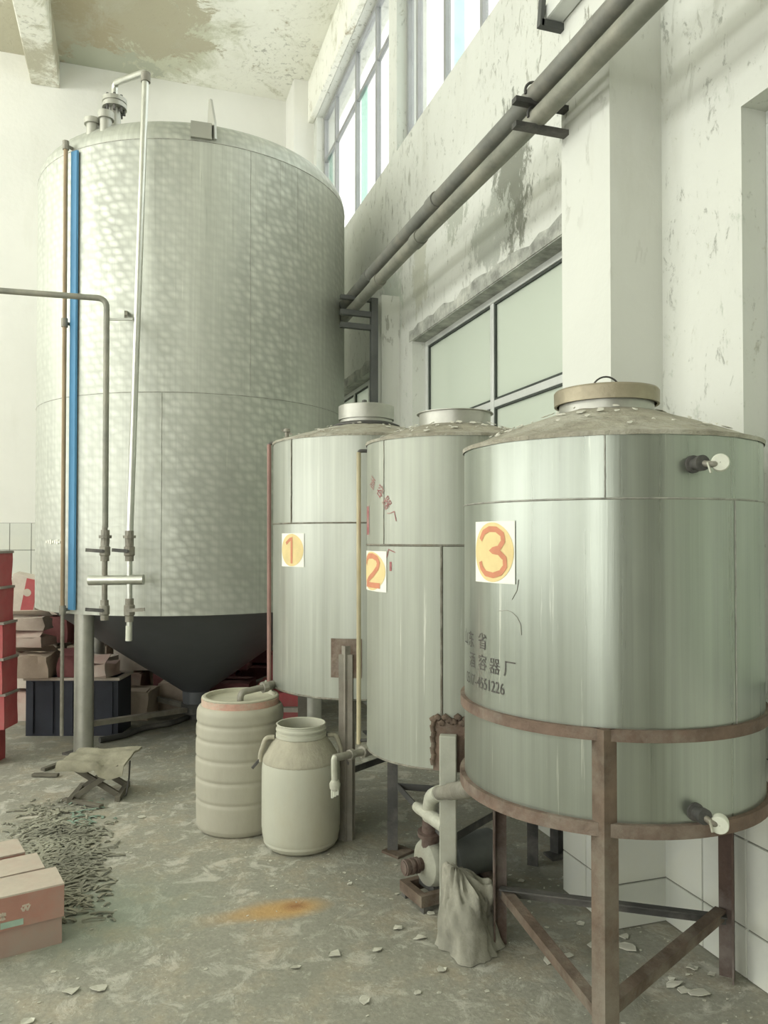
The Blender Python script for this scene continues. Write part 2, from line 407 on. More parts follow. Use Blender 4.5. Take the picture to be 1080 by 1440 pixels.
def floor_mat():
    t = NT('floor_concrete'); p = t.geo()
    n = t.noise(p, 0.9, 8, 0.65)
    c = t.mix(t.mask(n, 0.32, 0.68), (0.265, 0.265, 0.215), (0.375, 0.37, 0.31))
    n2 = t.noise(p, 5.0, 8, 0.7)
    c = t.mix(t.math('MULTIPLY', t.mask(n2, 0.45, 0.7), 0.5), c, (0.44, 0.43, 0.365))
    gr = t.noise(p, 55, 4, 0.7)
    c = t.mix(t.math('MULTIPLY', t.mask(gr, 0.40, 0.62), 0.45), c, (0.21, 0.21, 0.17))
    spk = t.math('MULTIPLY', t.mask(t.noise(p, 38, 5, 0.75), 0.58, 0.64), t.mask(n2, 0.35, 0.6))
    c = t.mix(t.math('MULTIPLY', spk, 0.8), c, (0.58, 0.57, 0.50))
    # trodden-in paint and lime
    pn = t.noise(p, 7.5, 7, 0.72, dist=0.5); pz = t.noise(p, 0.8, 3, 0.5)
    m = t.math('MULTIPLY', t.mask(pn, 0.52, 0.62), t.mask(pz, 0.26, 0.5))
    c = t.mix(t.math('MULTIPLY', m, 0.72), c, (0.60, 0.59, 0.52))
    # damp green near the heap at the left, darker tone towards the far end
    gp = onz(110, 1290)
    g = t.mask(t.math('ADD', t.blob(p, tuple(gp), (0.75, 0.55, 1)), t.math('MULTIPLY', n2, 0.5)), 0.40, 1.1)
    c = t.mix(t.math('MULTIPLY', g, 0.7), c, (0.26, 0.31, 0.25))
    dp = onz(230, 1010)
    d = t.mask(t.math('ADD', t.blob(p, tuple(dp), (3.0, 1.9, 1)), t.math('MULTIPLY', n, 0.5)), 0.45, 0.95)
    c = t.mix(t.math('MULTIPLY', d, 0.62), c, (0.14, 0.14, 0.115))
    dp = onz(700, 1230)  # contact shade and dirt under the small tanks, painted into the floor colour
    d = t.mask(t.math('ADD', t.blob(p, tuple(dp), (1.1, 1.3, 1)), t.math('MULTIPLY', n2, 0.5)), 0.4, 1.0)
    c = t.mix(t.math('MULTIPLY', d, 0.5), c, (0.165, 0.165, 0.135))
    # rust stain: a soft streak with a dark core
    for (a, bb, rad, k) in ((412, 1277, 0.16, 1.0), (385, 1280, 0.17, 0.8), (350, 1286, 0.13, 0.55), (310, 1292, 0.12, 0.3)):
        q = onz(a, bb)
        b = t.blob(p, tuple(q), (rad * 1.1, rad * 0.62, 0.3))
        c = t.mix(t.math('MULTIPLY', t.mask(t.math('ADD', b, t.math('MULTIPLY', n2, 0.25)), 0.12, 0.8), k * 0.85), c, (0.52, 0.33, 0.13))
    q = onz(415, 1274); b = t.blob(p, tuple(q), (0.07, 0.05, 0.3))
    c = t.mix(t.math('MULTIPLY', b, 0.9), c, (0.27, 0.12, 0.05))
    h = t.math('ADD', t.noise(p, 24, 5, 0.6), t.math('MULTIPLY', m, 0.5))
    t.bump(h, 0.35, 0.012)
    return t.set(c, t.math('ADD', t.math('MULTIPLY', n, 0.35), 0.5), 0, 0.35)
floor_mat()

def glass(name, tint, body, trans):
    """window glass: a clear pane tinted `tint`, or obscured glass when `trans` is small"""
    m = bpy.data.materials.new(name); m.use_nodes = True; n = m.node_tree.nodes; l = m.node_tree.links
    n.remove(n['Principled BSDF']); out = n['Material Output']
    tr = n.new('ShaderNodeBsdfTransparent'); tr.inputs[0].default_value = (*tint, 1)
    df = n.new('ShaderNodeBsdfDiffuse'); df.inputs[0].default_value = (*body, 1)
    tl = n.new('ShaderNodeBsdfTranslucent'); tl.inputs[0].default_value = (*body, 1)
    gl = n.new('ShaderNodeBsdfGlossy'); gl.inputs['Roughness'].default_value = 0.03
    lw = n.new('ShaderNodeLayerWeight'); lw.inputs[0].default_value = 0.5; pw = n.new('ShaderNodeMath'); pw.operation = 'POWER'; pw.inputs[1].default_value = 4.0; l.new(lw.outputs['Facing'], pw.inputs[0]); fr = n.new('ShaderNodeMath'); fr.operation = 'MULTIPLY_ADD'; fr.inputs[1].default_value = 0.7; fr.inputs[2].default_value = 0.05; l.new(pw.outputs[0], fr.inputs[0])
    m1 = n.new('ShaderNodeMixShader'); m1.inputs[0].default_value = 0.5; l.new(df.outputs[0], m1.inputs[1]); l.new(tl.outputs[0], m1.inputs[2])
    m2 = n.new('ShaderNodeMixShader'); m2.inputs[0].default_value = trans; l.new(m1.outputs[0], m2.inputs[1]); l.new(tr.outputs[0], m2.inputs[2])
    m3 = n.new('ShaderNodeMixShader'); l.new(fr.outputs[0], m3.inputs[0]); l.new(m2.outputs[0], m3.inputs[1]); l.new(gl.outputs[0], m3.inputs[2])
    l.new(m3.outputs[0], out.inputs[0]); MATS[name] = m
glass('clear_glass', (0.95, 0.97, 0.96), (0.8, 0.8, 0.8), 0.96)
glass('teal_glass', (0.70, 0.92, 0.86), (0.5, 0.8, 0.72), 0.95)
glass('obscured_glass', (0.72, 0.82, 0.72), (0.62, 0.655, 0.58), 0.08)

# ------------------------------------------------------------ the room
XL, XR, YF, YB, ZC = -7.0, 2.0, -5.0, 9.4, 6.9
WT = 0.26
floor = struct(MB().box(((XL + XR) / 2, (YF + YB) / 2, -0.1), (XR - XL + 1.2, YB - YF + 1.0, 0.2)).build('floor', 'floor_concrete'))
ceil = struct(MB().box(((XL + XR) / 2, (YF + YB) / 2, ZC + 0.1), (XR - XL + 1.0, YB - YF + 1.0, 0.2)).build('ceiling', 'ceiling_plaster'))

def cell_wall(lo_u, hi_u, lo_z, hi_z, holes):
    """rectangles (u0,u1,z0,z1) that fill a wall around its openings"""
    us = sorted({lo_u, hi_u} | {h[0] for h in holes} | {h[1] for h in holes})
    out = []
    for a, b in zip(us, us[1:]):
        m = (a + b) / 2; zs = sorted((h[2], h[3]) for h in holes if h[0] < m < h[1]); z = lo_z
        for (z0, z1) in zs:
            if z0 > z: out.append((a, b, z, z0))
            z = z1
        if z < hi_z: out.append((a, b, z, hi_z))
    return out

LOW = [(-0.6, 2.157, 0.95, 3.0), (3.02, 5.50, 0.95, 3.0), (6.2, 8.62, 0.95, 3.0)]
HIGH = [(-0.6, 2.85, 4.62, 6.4), (3.1, 5.86, 4.62, 6.4), (6.06, 8.74, 4.62, 6.4)]
wb = MB()
for (a, b, z0, z1) in cell_wall(YF, YB, 0, ZC, LOW + HIGH):
    wb.box((XR + WT / 2, (a + b) / 2, (z0 + z1) / 2), (WT, b - a, z1 - z0))
wall_right = struct(wb.build('wall_right', 'wall_plaster'))
wall_back = struct(MB().box(((XL + XR) / 2, YB + WT / 2, ZC / 2), (XR - XL + 0.6, WT, ZC)).build('wall_back', 'back_plaster'))
LWIN = [(y - 1.3, y + 1.3, z0, z1) for y in (-2.6, 0.6, 3.8, 7.0) for (z0, z1) in ((1.0, 3.0), (4.62, 6.4))]
wb = MB()
for (a, b, z0, z1) in cell_wall(YF, YB, 0, ZC, LWIN):
    wb.box((XL - WT / 2, (a + b) / 2, (z0 + z1) / 2), (WT, b - a, z1 - z0))
wall_left = struct(wb.build('wall_left', 'back_plaster'))
wb = MB()
for (a, b, z0, z1) in cell_wall(XL, XR, 0, ZC, [(-6.4, -3.4, 0.0, 3.8)]):
    wb.box(((a + b) / 2, YF - WT / 2, (z0 + z1) / 2), (b - a, WT, z1 - z0))
wall_front = struct(wb.build('wall_front', 'front_plaster'))

# columns, ring beam, ceiling beam, exposed lintels
struct(MB().box((1.88, 2.7615, 2.3), (0.24, 0.357, 4.6)).build('trim_1', 'pillar_plaster'))
struct(MB().box((1.925, 5.945, 1.71), (0.15, 0.31, 3.42)).build('trim_2', 'pillar_plaster'))
struct(MB().box((1.881, 9.15, ZC / 2), (0.238, 0.5, ZC)).build('trim_3', 'back_plaster'))
struct(MB().box((1.965, 4.4, 6.65), (0.07, 9.0, 0.5)).build('trim_4', 'ceiling_plaster', bevel=0.01))
bx = ony(64, 100, YB).x
struct(MB().box((bx, (YF + YB) / 2, 6.745), (0.30, YB - YF, 0.31)).build('trim_5', 'ceiling_plaster', bevel=0.012))
for i, (a, b, z0, z1) in enumerate(LOW[1:]):
    mb = MB(); n = 26; vs = []; fs = []
    # rough cement band showing where the plaster has fallen off the lintel edge
    for k in range(n + 1):
        y = a - 0.06 + (b - a + 0.12) * k / n
        top = z1 + 0.085 + 0.05 * noise.noise((y * 5, i, 0)) + 0.03 * noise.noise((y * 17, i, 3))
        vs += [(XR - 0.004, y, z1 - 0.002), (XR - 0.004, y, top), (XR + 0.03, y, top), (XR + 0.03, y, z1 - 0.002)]
    for k in range(n):
        q = 4 * k; fs += [(q, q + 4, q + 5, q + 1), (q + 1, q + 5, q + 6, q + 2), (q, q + 3, q + 7, q + 4)]
    mb.add(vs, fs).box((XR + 0.075, (a + b) / 2, z1 - 0.004), (0.145, b - a - 0.004, 0.008))
    struct(mb.build('trim_%d' % (6 + i), 'concrete_lintel'))

# wall tiles, each its own piece
def tile_mesh(w, h, axis):
    m = MB(); g = 0.0016; e = 0.0025; d = 0.008
    w2, h2 = w / 2 - g, h / 2 - g
    def P(u, v, t): return (-t, u, v) if axis == 'x' else (u, -t, v)
    vs = [P(-w2, -h2, 0), P(w2, -h2, 0), P(w2, h2, 0), P(-w2, h2, 0),
          P(-w2 + e, -h2 + e, d), P(w2 - e, -h2 + e, d), P(w2 - e, h2 - e, d), P(-w2 + e, h2 - e, d)]
    m.add(vs, [(4, 5, 6, 7), (0, 1, 5, 4), (1, 2, 6, 5), (2, 3, 7, 6), (3, 0, 4, 7)])
    return m
TILE_DATA = {}
def tile(w, h, axis, loc, parent):
    key = (round(w, 3), round(h, 3), axis)
    if key not in TILE_DATA:
        o = tile_mesh(w, h, axis).build('tile', 'tile'); TILE_DATA[key] = o.data
    else:
        o = bpy.data.objects.new('tile', TILE_DATA[key]); C.objects.link(o)
    o.location = loc; o.parent = parent; return o
ROWS = [(0.0, 0.17), (0.17, 0.47), (0.47, 0.77), (0.77, 1.07), (1.07, 1.37), (1.37, 1.67)]
def tiled(us, axis, place, parent, blocked=lambda u0, u1, z0, z1: False, skipz=None):
    for u0, u1 in zip(us, us[1:]):
        for (z0, z1) in ROWS:
            if blocked(u0, u1, z0, z1):
                if z0 < 0.95 < z1: z1 = 0.95
                else: continue
            tile(u1 - u0, z1 - z0, axis, place((u0 + u1) / 2, (z0 + z1) / 2), parent)
def blk(u0, u1, z0, z1): return any(h[0] - 0.01 < u1 and u0 < h[1] + 0.01 and z1 > h[2] for h in LOW)
tiled([2.583 - 0.2145 * k for k in range(9, -1, -1)], 'x', lambda u, z: (XR, u, z), wall_right, blk)
tiled([2.945 + 0.2185 * k for k in range(14)], 'x', lambda u, z: (XR, u, z), wall_right, blk)
tiled([6.105 + 0.2145 * k for k in range(14)], 'x', lambda u, z: (XR, u, z), wall_right, blk)
tiled([2.583, 2.7615, 2.94], 'x', lambda u, z: (1.76, u, z), bpy.data.objects['trim_1'])
tiled([1.76, 2.0], 'y', lambda u, z: (u, 2.583, z), bpy.data.objects['trim_1'])
tiled([5.79, 6.1], 'x', lambda u, z: (1.85, u, z), bpy.data.objects['trim_2'])
tiled([1.85, 2.0], 'y', lambda u, z: (u, 5.79, z), bpy.data.objects['trim_2'])
tiled([1.76 - 0.2185 * k for k in range(27, -1, -1)], 'y', lambda u, z: (u, YB, z), wall_back)

def bed(parent, axis, boxes):
    mb = MB()
    for (c, sz) in boxes: mb.box(c, sz)
    mb.build('grout_bed', 'grout', parent)
for (u0, u1, zt_) in ((0.66, 2.147, 0.95), (2.167, 2.582, 1.67), (2.945, 5.49, 0.95), (5.51, 5.78, 1.67), (6.105, 6.19, 1.67), (6.21, 8.61, 0.95), (8.63, 8.89, 1.67)):
    bed(wall_right, 'x', [((XR - 0.0018, (u0 + u1) / 2, zt_ / 2), (0.0036, u1 - u0, zt_))])
bed(bpy.data.objects['trim_1'], 'x', [((1.7582, 2.7615, 0.835), (0.0036, 0.36, 1.67)), ((1.879, 2.5812, 0.835), (0.24, 0.0036, 1.67))])
bed(wall_back, 'y', [((-1.19, YB - 0.0018, 0.835), (5.9, 0.0036, 1.67))])

# windows
def window(idx, y0, y1, z0, z1, X, muls, trans, panes_mat, depth=0.05, fw=0.045):
    t = bpy.data.objects.new('window_%d' % idx, None); C.objects.link(t); t['kind'] = 'structure'
    t.location = (X, y0, z0); H, L = z1 - z0, y1 - y0
    f = MB()
    f.box((0, L / 2, fw / 2), (depth, L, fw)).box((0, L / 2, H - fw / 2), (depth, L, fw))
    f.box((0, fw / 2, H / 2), (depth, fw, H - 2 * fw)).box((0, L - fw / 2, H / 2), (depth, fw, H - 2 * fw))
    al = 'aluminium_dull' if z0 > 4 else 'aluminium'
    f.build('frame', al, t, bevel=0.003)
    ys = [fw] + [m - y0 for m in muls] + [L - fw]
    for m in ys[1:-1]:
        MB().box((0, m, H / 2), (depth * 0.9, fw, H - 2 * fw)).build('mullion', al, t, bevel=0.003)
    zs = [fw] + [k - z0 for k in trans] + [H - fw]
    for k in zs[1:-1]:
        MB().box((0.004, L / 2, k), (depth * 0.8, L - 2 * fw, fw)).build('transom', al, t, bevel=0.003)
    for i, (a, b) in enumerate(zip(ys, ys[1:])):
        for j, (c, d) in enumerate(zip(zs, zs[1:])):
            a2 = a + (fw / 2 if i else 0); b2 = b - (fw / 2 if i < len(ys) - 2 else 0)
            c2 = c + (fw / 2 if j else 0); d2 = d - (fw / 2 if j < len(zs) - 2 else 0)
            if panes_mat != 'clear_glass':
                s = MB()
                for (q, r_) in (((0, (a2 + b2) / 2, c2 + 0.006), (0.03, b2 - a2, 0.012)), ((0, (a2 + b2) / 2, d2 - 0.006), (0.03, b2 - a2, 0.012)),
                                ((0, a2 + 0.006, (c2 + d2) / 2), (0.03, 0.012, d2 - c2 - 0.024)), ((0, b2 - 0.006, (c2 + d2) / 2), (0.03, 0.012, d2 - c2 - 0.024))):
                    s.box(q, r_)
                s.build('seal', 'rubber_seal', t)
            pm = panes_mat
            MB().box((0.002, (a2 + b2) / 2, (c2 + d2) / 2), (0.005, b2 - a2, d2 - c2)).build('pane', pm, t)
            if panes_mat == 'clear_glass' and j == 0 and i % 2 == 1:
                # the tinted sliding leaf overlaps its neighbour
                MB().box((0.016, b2 - 0.09 - (b2 - a2) * 0.12, (c2 + d2) / 2), (0.004, (b2 - a2) * 0.32, d2 - c2)).build('pane', 'teal_glass', t)
    return t
Xg = 2.13
window(1, -0.6, 2.157, 0.95, 3.0, Xg, [0.35, 1.25], [2.30], 'obscured_glass')
window(2, 3.02, 5.50, 0.95, 3.0, Xg, [3.42, onx(696, 500, Xg).y], [2.33], 'obscured_glass')
window(3, 6.2, 8.62, 0.95, 3.0, Xg, [7.0, onx(501, 500, Xg).y], [2.30], 'obscured_glass')
window(4, 6.06, 8.74, 4.62, 6.4, 2.11, [onx(p, 150, 2.11).y for p in (532, 503, 474)], [5.88], 'clear_glass', fw=0.04)
window(5, 3.1, 5.86, 4.62, 6.4, 2.11, [onx(p, 40, 2.11).y for p in (681, 629, 590)], [5.88], 'clear_glass', fw=0.04)
window(6, -0.6, 2.85, 4.62, 6.4, 2.11, [0.3, 1.15, 2.0], [5.88], 'clear_glass', fw=0.04)

# ------------------------------------------------------------ helpers for lettering on a cylinder
def ribbon(mb, line, w, c0, r, a_ref, z_ref):
    """flat stroke along (s,z) points laid on a cylinder of radius r; s runs to the right seen from outside"""
    pts = [Vector((p[0], p[1])) for p in line]; vs = []; fs = []
    for i, p in enumerate(pts):
        d = (pts[min(i + 1, len(pts) - 1)] - pts[max(i - 1, 0)]).normalized(); n = Vector((-d.y, d.x)) * w / 2
        ext = d * (w * 0.35 if i == len(pts) - 1 else (-w * 0.35 if i == 0 else 0))
        for q in (p + n + ext, p - n + ext):
            a = a_ref + q.x / r; vs.append((c0[0] + r * cos(a), c0[1] + r * sin(a), z_ref + q.y))
    for i in range(len(pts) - 1): fs.append((2 * i, 2 * i + 1, 2 * i + 3, 2 * i + 2))
    mb.add(vs, fs)
def patch(mb, a0, a1, z0, z1, r, n=10, t=0.0015):
    for k in range(n):
        A, B = a0 + (a1 - a0) * k / n, a0 + (a1 - a0) * (k + 1) / n
        mb.add([(r * cos(A), r * sin(A), z0), (r * cos(B), r * sin(B), z0), (r * cos(B), r * sin(B), z1), (r * cos(A), r * sin(A), z1)], [(0, 1, 2, 3)])
NUM = {
    '1': [[(-.22, .26), (.02, .46), (.02, -.46)]],
    '2': [[(-.30, .24), (-.26, .36), (-.12, .46), (.08, .47), (.24, .40), (.30, .26), (.26, .10), (.10, -.10), (-.14, -.28), (-.31, -.44), (.31, -.44)]],
    '3': [[(-.29, .28), (-.22, .40), (-.06, .47), (.12, .46), (.26, .36), (.28, .22), (.18, .08), (-.02, .03), (.18, 0), (.31, -.12), (.32, -.28), (.22, -.41), (.04, -.47), (-.16, -.44), (-.29, -.32), (-.31, -.24)]],
}
def number_sheet(digit, root, r, ang0, ang1, z0, z1):
    mb = MB(); patch(mb, ang0, ang1, z0, z1, r + 0.0025)
    sh = mb.build('number_sheet', 'paper', root, smooth=60); sh['label'] = 'white paper sheet with number %s on a yellow oval' % digit
    wd = (ang1 - ang0) * r; ht = z1 - z0; am = (ang0 + ang1) / 2; zm = (z0 + z1) / 2
    vs = []; fs = []; rr = r + 0.0036; rings = 5; n = 40
    for j in range(rings + 1):
        for k in range(n):
            s = 0.485 * wd * j / rings * cos(2 * pi * k / n); z = 0.485 * ht * j / rings * sin(2 * pi * k / n)
            a = am + s / rr; vs.append((rr * cos(a), rr * sin(a), zm + z))
    for j in range(rings):
        for k in range(n): fs.append((j * n + k, j * n + (k + 1) % n, (j + 1) * n + (k + 1) % n, (j + 1) * n + k))
    MB().add(vs, fs).build('oval', 'yellow_ink', sh)
    mb = MB()
    for line in NUM[digit]:
        dense = []
        for p, q in zip(line, line[1:]):
            for k in range(4): dense.append((p[0] + (q[0] - p[0]) * k / 4, p[1] + (q[1] - p[1]) * k / 4))
        dense.append(line[-1])
        ribbon(mb, [(x * wd * 0.98, y * ht * 0.80) for x, y in dense], 0.088 * wd, (0, 0), r + 0.0048, am, zm)
    mb.build('numeral', 'orange_ink', sh)
def glyphs(text, size):
    cu = bpy.data.curves.new('lettering', 'FONT'); cu.body = text; cu.size = size; cu.align_x = 'CENTER'
    o = bpy.data.objects.new('lettering', cu); C.objects.link(o)
    bpy.context.view_layer.update()
    me = o.to_mesh(); v = [p.co.copy() for p in me.vertices]; f = [tuple(p.vertices) for p in me.polygons]
    o.to_mesh_clear(); bpy.data.objects.remove(o); bpy.data.curves.remove(cu)
    return v, f
def lettering(mb, text, size, r, a, z, rot=0.0, sx=1.0):
    v, f = glyphs(text, size); vs = []
    for p in v:
        x, y = p.x * sx, p.y - size * 0.36
        x, y = x * cos(rot) - y * sin(rot), x * sin(rot) + y * cos(rot)
        A = a + x / r; vs.append((r * cos(A), r * sin(A), z + y))
    mb.add(vs, f)

# ------------------------------------------------------------ the three small tanks
def ring(root, name, r, z, h, t, mat, n=72):
    return MB().lathe([(r, z - h / 2), (r + t, z - h / 2), (r + t, z + h / 2), (r, z + h / 2), (r, z - h / 2)], n).build(name, mat, root, smooth=40)
def weld_ring(root, r, z, rad=0.004, mat='weld'):
    return MB().lathe([(r - 0.001, z - rad), (r + rad * 0.7, z - rad * 0.5), (r + rad * 0.8, z), (r + rad * 0.7, z + rad * 0.5), (r - 0.001, z + rad)], 90).build('weld_seam', mat, root, smooth=60)
def weld_line(root, r, a, z0, z1, rad=0.004, mat='weld'):
    mb = MB(); n = 30; rr = r + rad * 0.3
    mb.tube([(rr * cos(a + 0.003 * noise.noise((k, 0, a))), rr * sin(a + 0.003 * noise.noise((k, 0, a))), z0 + (z1 - z0) * k / n) for k in range(n + 1)], rad, 6)
    return mb.build('weld_seam', mat, root, smooth=60)
def tank_body(root, r, zb, zr, zn, rn, steel_mat, dish=0.03):
    sh = MB().lathe([(r, zb), (r, zr)], 96, uv=True).build('shell', steel_mat, root, smooth=60)
    MB().lathe([(0.001, zb - dish), (r * 0.5, zb - dish * 0.8), (r * 0.9, zb - dish * 0.2), (r - 0.002, zb + 0.002)], 72).build('bottom', 'shaded_steel', root, smooth=40)
    prof = [(r + 0.004, zr - 0.010), (r + 0.006, zr + 0.002)]
    for k in range(1, 9): 
        t = k / 8; prof.append((r + (rn - r) * t, zr + (zn - zr) * t + 0.004 * sin(pi * t)))
    roof = MB().lathe(prof, 96); roof.v = [(x, y, z + 0.004 * noise.noise((x * 22, y * 22, 1)) * (1 if z > zr + 0.005 else 0.4)) for x, y, z in roof.v]
    roof.build('roof', 'dusty_roof', root, smooth=60)
    return sh

# ---- tank 3
DIR = lambda px: FW * F_PX + RT * (px - 540)
def ctr(pxl, pxr, D):
    a0, a1 = math.atan((pxl - 540) / F_PX), math.atan((pxr - 540) / F_PX); m = (a0 + a1) / 2
    return (FW * cos(m) + RT * sin(m)) * D, D * sin((a1 - a0) / 2)
c3, r3 = ctr(653, 1075, 2.63)
def z_on(px, py, c, r): return oncyl(px, py, c, r).z
zb3, zband3, zr3, zs3 = z_on(862, 1168, c3, r3), z_on(862, 1033, c3, r3), z_on(862, 606, c3, r3), z_on(862, 701, c3, r3)
T3 = thing('storage_tank', 'steel tank with number 3 sheet, rusty rings and legs, beside the pillar', 'tank', (c3.x, c3.y, 0), group='numbered steel tanks')
az_cam3 = atan2(-c3.y, -c3.x)
zn3 = z_on(862, 572, c3, 0.15) 
tank_body(T3, r3, zb3, zr3, zn3, 0.15, 'steel_three')
zl3t, zl3b = z_on(855, 537, c3, 0.165), z_on(855, 559, c3, 0.165)
MB().lathe([(0.150, zn3 - 0.03), (0.150, zl3b + 0.005)], 60, uv=True).build('neck', 'steel_cap', T3, smooth=40)
lid = MB().lathe([(0.158, zl3b), (0.166, zl3b), (0.167, zl3t - 0.006), (0.163, zl3t), (0.15, zl3t), (0.001, zl3t + 0.008)], 60).build('lid', 'brass', T3, smooth=30)
MB().tube([(0.045 * cos(a) * RT.x, 0.045 * cos(a) * RT.y, zl3t + 0.004 + 0.045 * sin(a)) for a in [pi * k / 14 for k in range(15)]], 0.003, 8).build('handle', 'dark_iron', lid, smooth=60)
ring(T3, 'ring_band', r3, zband3, 0.032, 0.014, 'rust_ring')
ring(T3, 'ring_band', r3, zb3 + 0.004, 0.036, 0.016, 'rust_ring')
weld_ring(T3, r3, zs3, 0.0035, 'weld_pale')
a_v = az(oncyl(851, 700, c3, r3), c3)
weld_line(T3, r3, a_v, zs3, zr3, 0.0025, 'weld_pale'); weld_line(T3, r3, az(oncyl(1035, 900, c3, r3), c3), zband3, zs3, 0.002, 'weld_pale')
feet3 = []
LEG3 = [az_cam3 - 0.02, az_cam3 - 0.02 + radians(124), az_cam3 - 0.02 - radians(122)]
for i, a in enumerate(LEG3):
    out = Vector((cos(a), sin(a), 0)); p = out * (r3 + 0.031)
    MB().angle((p.x, p.y, 0.0), (p.x, p.y, zband3 + 0.016), 0.05, 0.006, out).build('leg', 'rust' if i == 0 else 'rust_red', T3)
    feet3.append(out * (r3 - 0.005))
for i in range(3):
    a, b = feet3[i], feet3[(i + 1) % 3]
    mb = MB(); zz = 0.235 - 0.012 * i
    mb.angle((a.x, a.y, zz), (b.x, b.y, zz), 0.036, 0.005, -((a + b) / 2).normalized() * -1 + Vector((0, 0, 0.9)))
    mb.build('brace', 'rust' if i != 1 else 'dark_iron', T3)
def gauge_tap(root, c, r, px, py, cap_px, cap_py):
    p = oncyl(px, py, c, r); a = az(p, c); o = Vector((cos(a), sin(a), 0)); q = Vector((p.x - c[0], p.y - c[1], p.z))
    v = MB().lathe([(0.024, 0), (0.024, 0.006), (0.016, 0.008), (0.016, 0.03), (0.021, 0.031), (0.021, 0.045), (0.001, 0.046)], 20, q, o).build('gauge_valve', 'dark_iron', root, smooth=35)
    e = atd(cap_px, cap_py, (q.x + c[0]) * FW.x + (q.y + c[1]) * FW.y - 0.06); e = Vector((e.x - c[0], e.y - c[1], e.z))
    tocam = Vector((-e.x - c[0], -e.y - c[1], 0)).normalized()
    MB().tube(bend([q + o * 0.035, q + o * 0.06 + (e - q - o * 0.06) * 0.45 + Vector((0, 0, -0.006)), e - tocam * 0.02], 0.02), 0.0085, 12).build('stub_pipe', 'fitting', v, smooth=50)
    MB().lathe([(0.0, -0.03), (0.019, -0.03), (0.023, -0.028), (0.023, 0.0), (0.021, 0.003), (0.001, 0.003)], 24, e, tocam).build('end_cap', 'cap_pale', v, smooth=35)
    k = q + o * 0.05 + (e - q) * 0.12
    MB().beam(k, k + Vector((0, 0, -0.028)) + (e - q) * 0.12, 0.006, 0.004).build('lever', 'fitting_pale', v)
gauge_tap(T3, c3, r3, 974, 653, 1013, 650)
gauge_tap(T3, c3, r3, 977, 1141, 1012, 1161)
p0, p1 = oncyl(670, 776, c3, r3), oncyl(725, 776, c3, r3)
number_sheet('3', T3, r3, az(p0, c3), az(p1, c3), z_on(697, 820, c3, r3), z_on(697, 733, c3, r3))
mb = MB()
def put(mb, c, r, ch, px, py, size, rot=0.0, sx=1.0):
    p = oncyl(px, py, c, r); lettering(mb, ch, size, r + 0.0015, az(p, c), p.z, rot, sx)
put(mb, c3, r3, '\u7701', 678.5, 902, 0.055)
put(mb, c3, r3, '\u4e1c', 663, 899, 0.055); put(mb, c3, r3, '\u5c71', 656.5, 895, 0.055)
for ch, px, py in (('\u9152', 664.5, 928), ('\u5bb9', 678.5, 932), ('\u5668', 695.5, 937), ('\u5382', 717, 941)): put(mb, c3, r3, ch, px, py, 0.052)
pe = oncyl(709, 968, c3, r3); a_e = az(pe, c3)
num = '0517-4551226'
for k, ch in enumerate(num):
    back = (len(num) - 1 - k) * 0.0205 + 0.008
    lettering(mb, ch, 0.048, r3 + 0.0015, a_e - back / r3, pe.z - 0.002, 0.0, 0.85)
mb.build('lettering', 'stencil', T3)
mb = MB()   # curved scratch below the sheet
sc_ = [oncyl(px, py, c3, r3 + 0.001) for px, py in ((702, 859), (712, 858), (720, 861), (727, 868), (732, 878), (733, 893))]
mb.tube([(p.x - c3.x, p.y - c3.y, p.z) for p in sc_], 0.0012, 6)
sc_ = [oncyl(px, py, c3, r3 + 0.001) for px, py in ((729, 815), (727, 830), (720, 843))]
mb.tube([(p.x - c3.x, p.y - c3.y, p.z) for p in sc_], 0.001, 6)
mb.build('scratch', 'weld_pale', T3)

# ---- tank 2
c2 = W(0.318, 3.47); r2 = 0.394; az2 = atan2(-c2.y, -c2.x)
T2 = thing('storage_tank', 'steel tank with number 2 sheet, pale front leg and faded red lettering', 'tank', (c2.x, c2.y, 0), group='numbered steel tanks')
zb2, zr2, zs2 = z_on(600, 1083, c2, r2), z_on(620, 609, c2, r2), z_on(600, 767, c2, r2)
zn2 = z_on(640, 594, c2, 0.165)
tank_body(T2, r2, zb2, zr2, zn2, 0.17, 'steel_two')
zt, zb_ = z_on(640, 574, c2, 0.165), z_on(640, 592, c2, 0.165)
lid = MB().lathe([(0.158, zn2 - 0.03), (0.160, zt - 0.004), (0.171, zt - 0.003), (0.171, zt), (0.10, zt + 0.002), (0.001, zt + 0.006)], 60, uv=True).build('lid', 'steel_cap', T2, smooth=30)
MB().box((RT.x * -0.01, RT.y * -0.01, zt + 0.016), (0.10, 0.022, 0.012), atan2(RT.y, RT.x)).box((RT.x * -0.055, RT.y * -0.055, zt + 0.008), (0.012, 0.022, 0.02), atan2(RT.y, RT.x)).box((RT.x * 0.035, RT.y * 0.035, zt + 0.008), (0.012, 0.022, 0.02), atan2(RT.y, RT.x)).build('handle', 'steel_cap', lid)
weld_ring(T2, r2, zs2, 0.0055)
weld_line(T2, r2, az(oncyl(621, 880, c2, r2), c2), z_on(621, 1012, c2, r2), zs2, 0.0055)
weld_line(T2, r2, az(oncyl(540, 700, c2, r2), c2), zs2, zr2, 0.002)
weld_ring(T2, r2, zb2 + 0.004, 0.005)
a = az(oncyl(631, 1050, c2, r2), c2); out = Vector((cos(a), sin(a), 0)); zlt = z_on(631, 1031, c2, r2)
def loc2(p, c): return Vector((p[0] - c[0], p[1] - c[1], p[2] if len(p) > 2 else 0))
pl = MB()
patch(pl, a - 0.155, a + 0.175, zb2 + 0.005, zlt + 0.055, r2 + 0.006)
pl.build('leg_pad', 'rust_ring', T2, smooth=60)
pl = MB()
